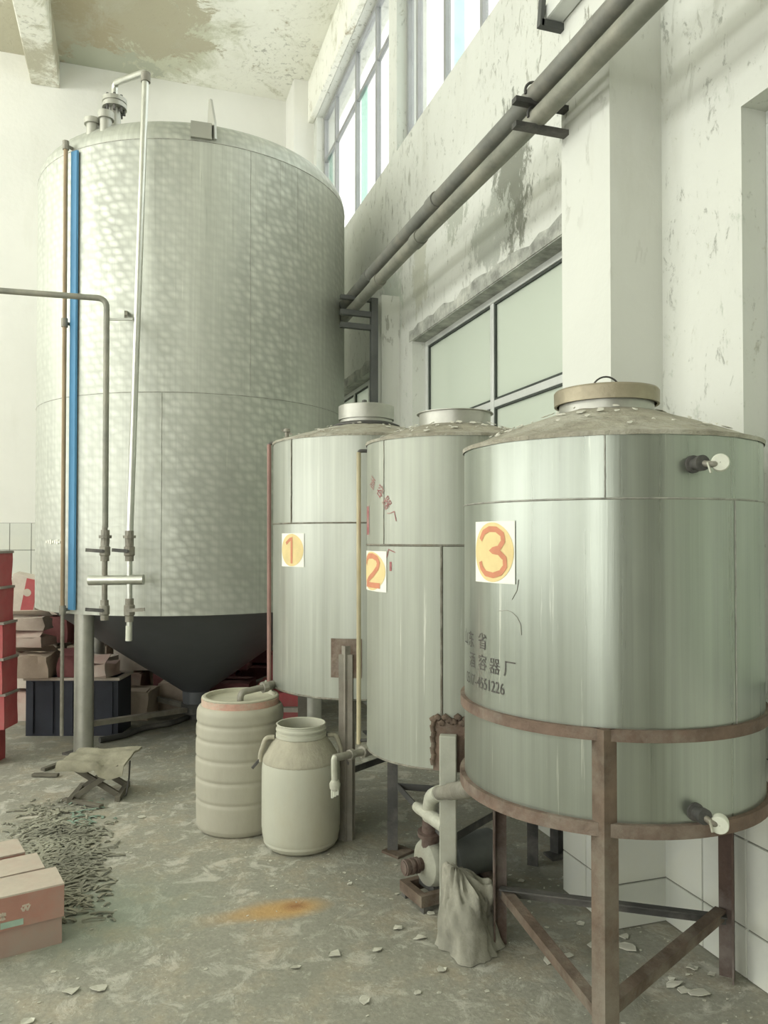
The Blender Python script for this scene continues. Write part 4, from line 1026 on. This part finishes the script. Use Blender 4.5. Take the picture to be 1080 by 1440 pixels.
for s_ in (-1, 1):
    u = ax * s_; tn_ = Vector((-u.y, u.x, 0))
    p = [u * (Rn + 0.012) + Vector((0, 0, zk - 0.004)), u * (Rn + 0.055) + Vector((0, 0, zk - 0.004)), u * (Rc + 0.008) + Vector((0, 0, zs_ + 0.03)), u * (Rc + 0.006) + Vector((0, 0, zs_ - 0.005))]
    h = MB().tube(bend(p, 0.03), 0.011, 10).build('handle', 'can_dust', CN, smooth=50)
    MB().beam(u * (Rc + 0.004) + Vector((0, 0, zs_ + 0.012)), u * (Rc + 0.045) + Vector((0, 0, zs_ - 0.035)), 0.018, 0.012).build('latch', 'dark_iron', h)

# ------------------------------------------------------------ pump with its suction pipe from tank 3
base = onz(612, 1272); dP = 3.24
pc = W((606 - 540) / F_PX * dP, dP)
PM = thing('pump', 'small dusty centrifugal pump on a channel base beside the pale tank leg', 'pump', (pc.x, pc.y, 0))
def pl_(px, py, d): 
    p = atd(px, py, d); return Vector((p.x - pc.x, p.y - pc.y, p.z))
ax_ = (RT * 0.86 + FW * 0.45).normalized()                    # shaft direction, towards the motor
cv = pl_(606, 1212, dP)
MB().lathe([(0, -0.045), (0.055, -0.045), (0.088, -0.03), (0.098, -0.012), (0.098, 0.012), (0.088, 0.03), (0.05, 0.04), (0, 0.04)], 36, cv, ax_).build('volute', 'pump_grey', PM, smooth=35)
MB().lathe([(0, 0.035), (0.045, 0.035), (0.045, 0.09), (0.082, 0.095), (0.086, 0.11), (0.086, 0.30), (0.07, 0.32), (0, 0.325)], 32, cv, ax_).build('motor', 'motor_grey', PM, smooth=35)
inl = MB().tube([cv - ax_ * 0.03, cv - ax_ * 0.13], 0.026, 14).build('inlet', 'rust_red', PM, smooth=40)
for k in range(3): MB().lathe([(0.02, -0.006), (0.033, -0.006), (0.033, 0.006), (0.02, 0.006)], 14, cv - ax_ * (0.07 + 0.025 * k), ax_).build('hose_rib', 'rust_red', inl, smooth=30)
top_ = cv + Vector((0, 0, 0.09)) 
tee = pl_(604, 1146, dP - 0.03)
MB().tube([cv + Vector((0, 0, 0.06)), tee], [0.040, 0.030], 14).lathe([(0.02, -0.008), (0.052, -0.008), (0.052, 0.008), (0.02, 0.008)], 16, cv + (tee - cv) * 0.62, tee - cv).build('discharge', 'rust_red', PM, smooth=40)
e0, e1 = pl_(584, 1133, dP - 0.0), pl_(625, 1161, dP - 0.14)
MB().tube([e0, e0 + (e1 - e0) * 0.12, e0 + (e1 - e0) * 0.45, e0 + (e1 - e0) * 0.46, e1], [0.018, 0.023, 0.024, 0.029, 0.030], 18).build('valve_body', 'fitting_pale', PM, smooth=40)
el = pl_(606, 1117, dP - 0.08)
pj = pl_(668, 1108, 2.63); 
tank_in = Vector((c3.x - pc.x, c3.y - pc.y, pj.z)); tank_in = pj + (tank_in - pj).normalized() * 0.05
MB().tube(bend([tee + Vector((0, 0, -0.01)), el + Vector((0, 0, -0.01)), el + (pj - el) * 0.22], 0.05, 6), 0.031, 16).build('elbow', 'fitting_pale', PM, smooth=50)
MB().tube([el + (pj - el) * 0.16, el + (pj - el) * 0.52], 0.026, 16).build('suction_pipe', 'fitting', PM, smooth=50)
MB().tube([el + (pj - el) * 0.48, pj], 0.031, 16).build('hose_sleeve', 'fitting', PM, smooth=40)
MB().tube([pj - (pj - el) * 0.02, pj + (tank_in - pj) * 0.6], 0.024, 16).build('tank_flange', 'cap_pale', PM, smooth=40)
bs = MB()
fx = Vector((ax_.x, ax_.y, 0)); fy = Vector((-ax_.y, ax_.x, 0)); ang = atan2(fx.y, fx.x)
zbot = cv.z - 0.098
for s_ in (-1, 1): bs.box(tuple(fx * 0.11 + fy * 0.075 * s_ + Vector((0, 0, zbot - 0.012))), (0.42, 0.03, 0.045), ang)
bs.box(tuple(fx * -0.085 + Vector((0, 0, zbot - 0.012))), (0.03, 0.12, 0.045), ang).box(tuple(fx * 0.30 + Vector((0, 0, zbot - 0.012))), (0.03, 0.12, 0.045), ang)
bs.build('base_frame', 'rust', PM)
for sx_, sy_ in ((-0.075, -1), (-0.075, 1), (0.29, -1), (0.29, 1)):
    p = fx * sx_ + fy * 0.075 * sy_
    MB().box((p.x, p.y, (zbot - 0.034) / 2), (0.03, 0.03, max(zbot - 0.034, 0.005)), ang).build('foot', 'dark_iron', PM)
MB().box(tuple(fx * 0.0 + Vector((0, 0, zbot + 0.006))), (0.05, 0.12, 0.03), ang).build('pump_foot', 'dark_iron', PM)

# ------------------------------------------------------------ sacking draped at the foot of tank 2's leg
sk = onz(654, 1330)
SK = MB(); nu, nv = 64, 22; vs = []; fs = []
for j in range(nv + 1):
    t = j / nv
    for i in range(nu):
        A = 2 * pi * i / nu
        th = t * pi / 2
        ca, sa = cos(A), sin(A)
        w1 = noise.noise((ca * 1.5, sa * 1.5, t * 1.8 + 4)); w2 = abs(noise.noise((ca * 2.6 + 3, sa * 2.6, t * 2.4))); w3 = abs(noise.noise((ca * 5 + 9, sa * 5, t * 5)))
        rr = 0.112 * sin(th) ** 0.62 * (1 + 0.18 * cos(A + 0.5)) * (1 + 0.42 * w1 + 0.30 * (w2 - 0.25) + 0.16 * (w3 - 0.2))
        z = 0.255 * cos(th) ** 0.8 * (1 + 0.34 * noise.noise((ca * 1.2 * sin(th), sa * 1.2 * sin(th), 7)) + 0.3 * (w2 - 0.25) * sin(2 * th))
        off = FW * (0.07 * (1 - t)) - RT * (0.015 * (1 - t))
        if t > 0.96: rr *= 1.10
        vs.append((rr * ca + off.x, rr * sa * 0.95 + off.y, max(z, 0.003)))
for j in range(nv):
    for i in range(nu): fs.append((j * nu + i, (j + 1) * nu + i, (j + 1) * nu + (i + 1) % nu, j * nu + (i + 1) % nu))
fs.append(tuple(range(nu)))
so = SK.add(vs, fs).build('sacking_cloth', 'sack', smooth=80, loc=(sk.x, sk.y, 0))
tag(so, 'crumpled grey sacking heaped round the foot of the pale tank leg', 'sack')

# ------------------------------------------------------------ folding stool
sb = onz(140, 1118)
ST = thing('folding_stool', 'low broken stool with sagging canvas seat on crossed legs', 'stool', (sb.x, sb.y, 0), rz=-YAW + 0.12)
n = 14; vs = []; fs = []
for j in range(n + 1):
    for i in range(n + 1):
        u, v = i / n - 0.5, j / n - 0.5
        z = 0.232 + 0.016 * noise.noise((u * 4, v * 4, 2)) - 0.03 * max(0, 0.2 - abs(u)) + 0.02 * v
        x = 0.37 * u + 0.06 * v; y = 0.26 * v
        if j == 0: z -= 0.03
        if u > 0.1 and v < -0.1: z -= 0.16 * (-v - 0.1) * (0.55 - abs(u - 0.28)) * 1.6
        vs.append((x, y, z))
N = (n + 1) ** 2
vs += [(x, y, z - 0.012) for x, y, z in vs]
for j in range(n):
    for i in range(n):
        q = j * (n + 1) + i; fs.append((q, q + 1, q + n + 2, q + n + 1)); fs.append((N + q, N + q + n + 1, N + q + n + 2, N + q + 1))
for i in range(n):
    fs.append((i, N + i, N + i + 1, i + 1)); a_ = n * (n + 1) + i; fs.append((a_, a_ + 1, N + a_ + 1, N + a_))
    a_ = i * (n + 1); fs.append((a_, a_ + n + 1, N + a_ + n + 1, N + a_)); a_ = i * (n + 1) + n; fs.append((a_, N + a_, N + a_ + n + 1, a_ + n + 1))
MB().add(vs, fs).build('seat', 'stool_seat', ST, smooth=60)
for y in (-0.09, 0.10):
    MB().beam((-0.13, y, 0.012), (0.13, y, 0.185), 0.02, 0.03).build('leg', 'stool_leg', ST)
    MB().beam((0.13, y + 0.024, 0.012), (-0.13, y + 0.024, 0.185), 0.02, 0.03).build('leg', 'stool_leg', ST)
for x in (-0.13, 0.13): MB().beam((x, -0.14, 0.016), (x, 0.15, 0.016), 0.028, 0.03).build('foot_rail', 'stool_leg', ST)
MB().tube([(0.175, -0.02, 0.20), (0.172, -0.03, 0.1), (0.16, -0.05, 0.008), (0.12, -0.07, 0.006)], 0.005, 7).build('loose_strap', 'dark_iron', ST)

# ------------------------------------------------------------ cartons
def carton(name, label, group, loc, size, rz, body, rim=None, crush=0.0, tilt=(0, 0), seed=0, lidh=0.0, lidmat=None, topmat=None):
    """cardboard box: subdivided body that can be crushed, taped top, optional overlapping lid"""
    t = thing(name, label, 'box', tuple(loc), rz, group); t.rotation_euler = (tilt[0], tilt[1], rz)
    x, y, z = size; n = 4; mb = MB(); bm = bmesh.new(); bmesh.ops.create_cube(bm, size=1.0)
    bmesh.ops.subdivide_edges(bm, edges=bm.edges[:], cuts=n, use_grid_fill=True)
    idx = {}
    for v in bm.verts:
        v.co = Vector((v.co.x * x, v.co.y * y, (v.co.z + 0.5) * (z - 0.004)))
        if crush:
            w = noise.noise_vector(Vector((v.co.x * 7, v.co.y * 7, v.co.z * 7 + seed * 3.7)))
            v.co += w * crush * (1.0 if v.co.z > 0.01 else 0.15)
            if v.co.z < 0.0: v.co.z = 0.0
    vs = [v.co.copy() for v in bm.verts]; 
    for i, v in enumerate(bm.verts): idx[v] = i
    fs = [tuple(idx[v] for v in f.verts) for f in bm.faces]; bm.free()
    mb.add(vs, fs).build('body', body, t, smooth=25)
    if rim:
        mb = MB()
        for s_ in (-1, 1):
            mb.box((s_ * x * 0.47, 0, z), (x * 0.10, y * 1.02, 0.016)).box((0, s_ * y * 0.47, z), (x * 0.86, y * 0.10, 0.014))
        mb.build('flap_rim', rim, t)
    if lidh:
        e = 0.006; mb = MB()
        mb.box((0, -y / 2 - e / 2, z - lidh / 2), (x + 2 * e, e, lidh)).box((0, y / 2 + e / 2, z - lidh / 2), (x + 2 * e, e, lidh))
        mb.box((-x / 2 - e / 2, 0, z - lidh / 2), (e, y, lidh)).box((x / 2 + e / 2, 0, z - lidh / 2), (e, y, lidh))
        ld = mb.build('lid', lidmat, t)
        MB().box((0, 0, z + 0.003), (x + 2 * e, y + 2 * e, 0.006)).build('lid_top', topmat, ld)
    return t
# three small cartons in the foreground corner
f_r, f_l = onz(87, 1326), onz(0, 1349)
ev = (f_r - f_l); ev.z = 0; ev.normalize(); rz0 = atan2(ev.y, ev.x); nv_ = Vector((-ev.y, ev.x, 0))
bw, bdp, bh = 0.34, 0.16, 0.215
spots = [(f_r, 'nearest to the loose paint in a row of three, printed marks showing'), (None, ''), (None, '')]
labs = ['small salmon carton with pale printed marks and green tape, at the front of its row',
        'small salmon carton with dusty top, middle one of a row of three',
        'small salmon carton with dusty top, at the back of a row of three']
off = [0.0, 0.21, 0.44]; sh2 = [0.0, -0.035, -0.075]
for k in range(3):
    p = f_r - ev * (bw / 2) + nv_ * (bdp / 2 + off[k]) + ev * sh2[k]
    t = carton('small_carton', labs[k], 'small cartons in a row', (p.x, p.y, 0), (bw, bdp, bh - 0.01 * k), rz0 + 0.02 * k, 'carton_salmon_low', None, 0.004, seed=k, lidh=0.115, lidmat='carton_salmon', topmat='carton_dust')
    if k == 0:
        ld = [c for c in t.children if c.name.startswith('lid')][0]
        def mark(x, z, lines, s):
            mb = MB()
            for (x0, z0, x1, z1) in lines: mb.beam((x + x0 * s, -bdp / 2 - 0.0068, z + z0 * s), (x + x1 * s, -bdp / 2 - 0.0068, z + z1 * s), 0.0016, 0.006)
            mb.build('print', 'print_pale', ld)
        star = [(-.5, .2, .5, .2), (0, .7, 0, -.6), (-.4, .6, .35, -.5), (.4, .6, -.35, -.5)]
        wave = [(-.6, .3, -.3, -.3), (-.3, -.3, 0, .4), (0, .4, .25, -.3), (.25, -.3, .6, .5), (-.5, .5, .5, .6)]
        mark(bw / 2 - 0.20, 0.15, star, 0.022); mark(bw / 2 - 0.125, 0.16, wave, 0.024); mark(bw / 2 - 0.30, 0.15, star, 0.02)
        MB().box((bw / 2 - 0.17, -bdp / 2 - 0.0072, 0.118), (0.075, 0.0014, 0.022)).build('tape', 'tape_green', ld)
# stack of red cartons at the left edge
sp_ = W((20 - 540) / F_PX * 5.08, 5.08)
hS = 0.236; kk = ['bottom one', 'second from the floor', 'third from the floor', 'fourth from the floor', 'fifth from the floor', 'top one']
offs = [(-14, 0.0), (3, 0.02), (2, -0.03), (0, 0.02), (-4, 0.0), (-6, 0.01)]
for k in range(6):
    p = W((24 + offs[k][0] - 540) / F_PX * 5.33 - 0.21, 5.23)
    carton('red_carton', 'red cardboard carton with grey edges, %s of the tall stack' % kk[k], 'stacked red cartons', (p.x, p.y, hS * k), (0.42, 0.20, hS - 0.009), -YAW + offs[k][1], 'carton_red', 'carton_rim', 0.006, seed=20 + k)
# heap of crushed cartons behind and under the big tank
heap = []
R_ = random.Random(11)
mats = ['carton_tan', 'carton_pale', 'carton_pink', 'carton_tan', 'carton_maroon', 'carton_pale']
def heap_box(lat, d, z, size, rz, mat, label, tilt=(0, 0), crush=0.016, name='crushed_carton', grp='crushed cartons in the heap', lift=False):
    p = W(lat, d, z)
    t = carton(name, label, grp, (p.x, p.y, z), size, rz - YAW, mat, None, crush, tilt, seed=R_.random() * 50)
    # a bent open flap
    fl_ = MB(); x, y, h = size; s_ = R_.choice((-1, 1)); up_ = R_.uniform(0.01, 0.02) if name == 'crushed_carton' and not lift else 0.06
    fl_.add([(-x * .46, s_ * y * .48, h + 0.004), (x * .46, s_ * y * .48, h + 0.004), (x * .44, s_ * y * 0.06, h + up_), (-x * .45, s_ * y * 0.1, h + up_ * 0.7),
             (-x * .46, s_ * y * .48, h - 0.003), (x * .46, s_ * y * .48, h - 0.003), (x * .44, s_ * y * 0.06, h + up_ - 0.005), (-x * .45, s_ * y * 0.1, h + up_ * 0.7 - 0.005)],
            [(0, 1, 2, 3), (7, 6, 5, 4), (0, 4, 5, 1), (1, 5, 6, 2), (2, 6, 7, 3), (3, 7, 4, 0)])
    fl_.build('flap', mat, t)
    return t
hh = 0.26
words = {'carton_tan': 'tan', 'carton_pale': 'pale buff', 'carton_pink': 'pinkish', 'carton_maroon': 'maroon', 'carton_red': 'red'}
rows = [(6.55, -3.45), (6.95, -3.55), (7.4, -3.75), (7.85, -3.9)]
lay_txt = ['lying on the floor', 'resting on the bottom layer', 'resting on the second layer', 'on top']
cols_ = {0: 8, 1: 6, 2: 4}
def near_cone(lat, d, z):
    q = W(lat, d) - Vector((c4.x, c4.y, 0)); q.z = 0
    lim = 0.12 + (r4 - 0.2) * max(0, (z - 0.2)) / (zb4 - 0.2)
    return q.length < lim + 0.30
cnt = 0
for L in range(4):
    for ri, (d, l0) in enumerate(rows):
        if L > 0 and ri < L - 1: continue
        for k in range(10 - 2 * L):
            lat = l0 + 0.08 * L + 0.44 * k + R_.uniform(-0.02, 0.02); dz = d + R_.uniform(-0.02, 0.02) + (0.05 if L else 0)
            if L < 3 and near_cone(lat, dz, hh * (L + 1)): continue
            if L == 3 and (k > 3 or ri < 2): continue
            if any((W(lat, dz) - f_).length < 0.40 for f_ in [Vector((c4.x, c4.y, 0)) + ((l4 * a_ + u4 * b_).normalized() * (r4 - 0.075)) for a_, b_ in ((-0.863, 0.76), (0.76, 0.863))]): continue
            if dz > 8.2: continue
            p = W(lat, dz)
            if p.y > 9.15 or p.x > 1.4: continue
            # hidden behind the shell base: nothing of a high box shows there
            qv = p - Vector((c4.x, c4.y, 0))
            if hh * (L + 1) > zb4 - 0.03 and qv.length < r4 + 0.3: continue
            m_ = mats[(k * 2 + ri + L * 3) % len(mats)] if lat < -1.6 else R_.choice(['carton_maroon', 'carton_red', 'carton_pink', 'carton_maroon'])
            heap_box(lat, dz, hh * L + 0.001, (R_.uniform(0.35, 0.38), R_.uniform(0.29, 0.32), hh - R_.uniform(0.024, 0.034)), R_.uniform(-0.05, 0.05), m_,
                     'crushed %s carton %s in the heap by the tall tank' % (words[m_], lay_txt[L]), (R_.uniform(-0.02, 0.02), R_.uniform(-0.02, 0.02)) if L else (0, 0))
top_boxes = [
    (-2.715, 5.97, 0.447, (0.37, 0.25, 0.17), 0.03, 'carton_tan', 'crushed tan carton lying across the rim of the navy crate', (0, 0)),
    (-2.42, 6.00, 0.447, (0.13, 0.22, 0.16), 0.12, 'carton_maroon', 'narrow maroon carton wedged on the navy crate beside the tank leg', (0, 0.05)),
    (-2.17, 5.98, 0.447, (0.20, 0.22, 0.11), -0.2, 'carton_pink', 'flattened pinkish carton on the end of the navy crate', (0, 0)),
    (-2.76, 6.00, 0.675, (0.36, 0.25, 0.075), -0.06, 'carton_pink', 'flattened pinkish carton lying on the tan carton over the crate', (0.0, 0.0)),
    (-2.80, 6.03, 0.80, (0.38, 0.26, 0.09), 0.08, 'carton_pale', 'pale buff flattened carton topping the pile over the crate', (0.0, 0.04)),
]
for (la, d_, z_, sz, rz_, m_, lb, tl) in top_boxes: heap_box(la, d_, z_, sz, rz_, m_, lb, tl, crush=0.032, lift=True)
# navy plastic crate in front of the heap
lat0, lat1, dC = -2.72, -2.02, 5.92
p = W((lat0 + lat1) / 2, dC + 0.14)
CR = thing('plastic_crate', 'dark navy plastic crate in front of the carton heap behind the tank leg', 'crate', (p.x, p.y, 0), -YAW)
L_, D_, Hc = 0.70, 0.30, 0.43
mb = MB().box((0, 0, 0.008), (L_, D_, 0.016))
for s_ in (-1, 1): mb.box((0, s_ * (D_ / 2 - 0.008), Hc / 2 + 0.008), (L_, 0.016, Hc - 0.016)).box((s_ * (L_ / 2 - 0.008), 0, Hc / 2 + 0.008), (0.016, D_ - 0.032, Hc - 0.016))
mb.build('body', 'navy', CR)
mb = MB()
for s_ in (-1, 1): mb.box((0, s_ * D_ / 2, Hc + 0.002), (L_ + 0.03, 0.03, 0.022)).box((s_ * L_ / 2, 0, Hc + 0.002), (0.03, D_ - 0.03, 0.022))
mb.build('rim', 'carton_pale', CR)
for k in range(5): MB().box((-L_ / 2 + 0.05 + 0.15 * k, -D_ / 2 - 0.006, Hc / 2), (0.02, 0.012, Hc - 0.04)).build('rib', 'navy', CR)
# upright red and white carton leaning on the heap
p = atd(30, 822, 6.9)
LC = thing('gift_carton', 'upright red and white carton with pale round emblem leaning on the heap', 'box', (p.x, p.y, 0.785), -YAW); LC.rotation_euler = (0.10, 0.22, -YAW + 0.1)
MB().box((0, 0, 0.20), (0.24, 0.14, 0.40)).build('body', 'carton_pale', LC, bevel=0.004)
MB().box((0.055, -0.0715, 0.20), (0.105, 0.002, 0.37)).build('red_panel', 'carton_red', LC)
MB().lathe([(0, 0), (0.034, 0), (0.034, 0.002), (0, 0.002)], 24, (0.03, -0.0725, 0.26), (0, -1, 0)).build('emblem', 'carton_dust', LC)

# flaking scale on the three conical roofs
R3 = random.Random(3)
for root, r_o, z_o, r_i, z_i, nfl in ((T3, r3, zr3, 0.15, zn3, 70), (T2, r2, zr2, 0.17, zn2, 90), (T1, r1, zr1, 0.19, zf1 - 0.012, 70)):
    mb = MB()
    for k in range(nfl):
        A = R3.uniform(0, 2 * pi); t = R3.random() ** 0.8; rr_ = r_o + (r_i - r_o) * (0.05 + 0.9 * t); zz_ = z_o + (z_i - z_o) * (0.05 + 0.9 * t) + 0.007
        n_ = 6; sz_ = R3.choice((0.006, 0.009, 0.012, 0.02)); el_ = R3.uniform(0.3, 0.9); ph = R3.uniform(0, 3)
        vs = []
        for i in range(n_):
            q_ = 2 * pi * i / n_; du, dv = sz_ * R3.uniform(0.6, 1) * cos(q_), sz_ * el_ * sin(q_)
            du, dv = du * cos(ph) - dv * sin(ph), du * sin(ph) + dv * cos(ph)
            R_r = rr_ + dv; A_ = A + du / rr_
            vs.append((R_r * cos(A_), R_r * sin(A_), zz_ + dv * (z_i - z_o) / (r_i - r_o) + R3.uniform(0, 0.004)))
        vs += [(x, y, z + 0.002) for x, y, z in vs]
        mb.add(vs, [tuple(range(n_ - 1, -1, -1)), tuple(range(n_, 2 * n_))] + [(i, (i + 1) % n_, n_ + (i + 1) % n_, n_ + i) for i in range(n_)])
    mb.build('flaking_scale', 'scale_pale', root)['kind'] = 'stuff'
# ------------------------------------------------------------ litter on the floor
def inside_any(p):
    for c, r in ((c3, 0.0), (c2, 0.0)): 
        pass
    return False
R2 = random.Random(5)
def flake_mesh(mb, c, size, rot, h=0.0015, n=6, zt=0.0):
    vs = []; k0 = R2.uniform(0.5, 1.0)
    for i in range(n):
        a_ = rot + 2 * pi * i / n + R2.uniform(-0.25, 0.25); r_ = size * R2.uniform(0.55, 1.0)
        vs.append((c[0] + r_ * cos(a_), c[1] + r_ * sin(a_) * k0, c[2] + R2.uniform(0, zt)))
    vs2 = [(x, y, z + h) for x, y, z in vs]
    mb.add(vs + vs2, [tuple(range(n - 1, -1, -1)), tuple(range(n, 2 * n))] + [(i, (i + 1) % n, n + (i + 1) % n, n + i) for i in range(n)])
mb = MB(); tot = 0
while tot < 800:
    lat, d = R2.uniform(-2.2, 1.9), R2.uniform(2.3, 5.6)
    if abs(lat) > d * 0.52: continue
    p = W(lat, d, 0.0005)
    if p.x > 1.97: continue
    dens = 0.35 + 0.65 * noise.noise((p.x * 1.4, p.y * 1.4, 3)) + (0.5 if p.x > 1.2 else 0)
    if R2.random() > dens: continue
    flake_mesh(mb, p, R2.choice((0.003, 0.004, 0.005, 0.007, 0.012)), R2.random() * 6, 0.0012, 5, 0.003); tot += 1
fo = mb.build('paint_flakes', 'flake'); tag(fo, 'tiny white paint flakes strewn over the concrete floor', 'paint flakes', kind='stuff')
big = [(325, 1283 + 60, 'x')]
chips = [(795, 1345, 0.034), (773, 1352, 0.030), (882, 1333, 0.045), (835, 1330, 0.03), (975, 1362, 0.028), (948, 1386, 0.036), (962, 1394, 0.03), (985, 1398, 0.05), (945, 1378, 0.024),
         (1000, 1372, 0.02), (878, 1318, 0.03), (530, 1337, 0.03), (512, 1408, 0.026), (560, 1306, 0.028), (470, 1343, 0.034), (590, 1320, 0.03), (622, 1365, 0.022), (415, 1362, 0.022), (588, 1396, 0.018), (605, 1245 + 40, 0.026), (200, 1150, 0.03), (140, 1392, 0.04), (40, 1438, 0.03), (720, 1265, 0.028), (705, 1248, 0.024), (732, 1240, 0.02), (815, 1300, 0.022), (860, 1356, 0.022), (100, 1395, 0.035), (492, 1244, 0.014)]
near_names = {}
for (px, py, s_) in chips:
    p = onz(px, py, 0.001); mb = MB(); flake_mesh(mb, (0, 0, 0), s_, R2.random() * 6, 0.003, 7, 0.008)
    o = mb.build('paint_chip', 'flake', loc=(p.x, p.y, 0.001))
    where = ('against the foot of the tiled wall' if px > 930 else 'beside the tiled pillar' if (px > 860 and py < 1340) else 'inside the rusty tank legs' if px > 690 else
             'near the sacking and pump' if px > 550 else 'beyond the rust stain, towards the sacking' if (px > 380 and py > 1290) else 'on the open floor near the small cartons' if py > 1300 else 'close to the drum and can')
    tag(o, 'curled white paint chip lying %s' % where, 'paint chip', 'paint chips ' + where)
# heap of shredded straw and rags by the cartons
mb = MB(); mg = MB()
for i in range(1500):
    px, py = R2.gauss(80, 34), R2.gauss(1205, 42)
    if px < 5 or px > 165 or py < 1125 or py > 1300: continue
    if py > 1240 and px < 75: continue
    p = onz(px, py); L2 = R2.choice((0.02, 0.03, 0.045, 0.06, 0.09)); w2 = R2.uniform(0.004, 0.009)
    a_ = -YAW + R2.gauss(0.2, 0.75); h0 = R2.uniform(0.001, 0.014) * max(0.15, 1 - abs(px - 80) / 80)
    pts = [(p.x + cos(a_) * L2 * (k / 3 - 0.5), p.y + sin(a_) * L2 * (k / 3 - 0.5), h0 + 0.006 * sin(pi * k / 3) + 0.002) for k in range(4)]
    tgt = mg if (px > 100 and py < 1165 and R2.random() < 0.6) else mb
    [tgt.beam(pts[k], pts[k + 1], w2 * 1.7, 0.003) for k in range(3)]
so = mb.build('shredded_straw', 'shred', smooth=60); tag(so, 'grey heap of shredded straw and rag strips beside the small cartons', 'straw', kind='stuff')
so = mg.build('green_shreds', 'shred_green', smooth=60); tag(so, 'faded green plastic shreds at the edge of the straw heap', 'shreds', kind='stuff')
for i, (p0, p1, lab) in enumerate((((90, 1127), (143, 1137), 'flat brown wooden stick on the floor before the broken stool'), ((46, 1092), (82, 1093), 'short dark wooden stick behind the straw heap'), ((60, 1085), (90, 1074), 'thin dark stick pointing towards the tank leg'))):
    a_, b_ = onz(*p0), onz(*p1)
    m_ = (a_ + b_) / 2; o = MB().beam(a_ - m_ + Vector((0, 0, 0.012)), b_ - m_ + Vector((0, 0, 0.014)), 0.035, 0.018).build('wooden_stick', 'stool_leg', loc=(m_.x, m_.y, 0), bevel=0.003)
    tag(o, lab, 'stick')
h0, h1 = onz(140, 1046), onz(268, 1012)
hs_ = MB().tube([h0 + (h1 - h0) * k / 10 + Vector((0.02 * sin(k), 0.02 * cos(k * 1.3), 0.022)) for k in range(11)], 0.022, 10).build('floor_hose', 'dark_iron', smooth=60)
tag(hs_, 'dark hose lying on the floor under the tall tank', 'hose')
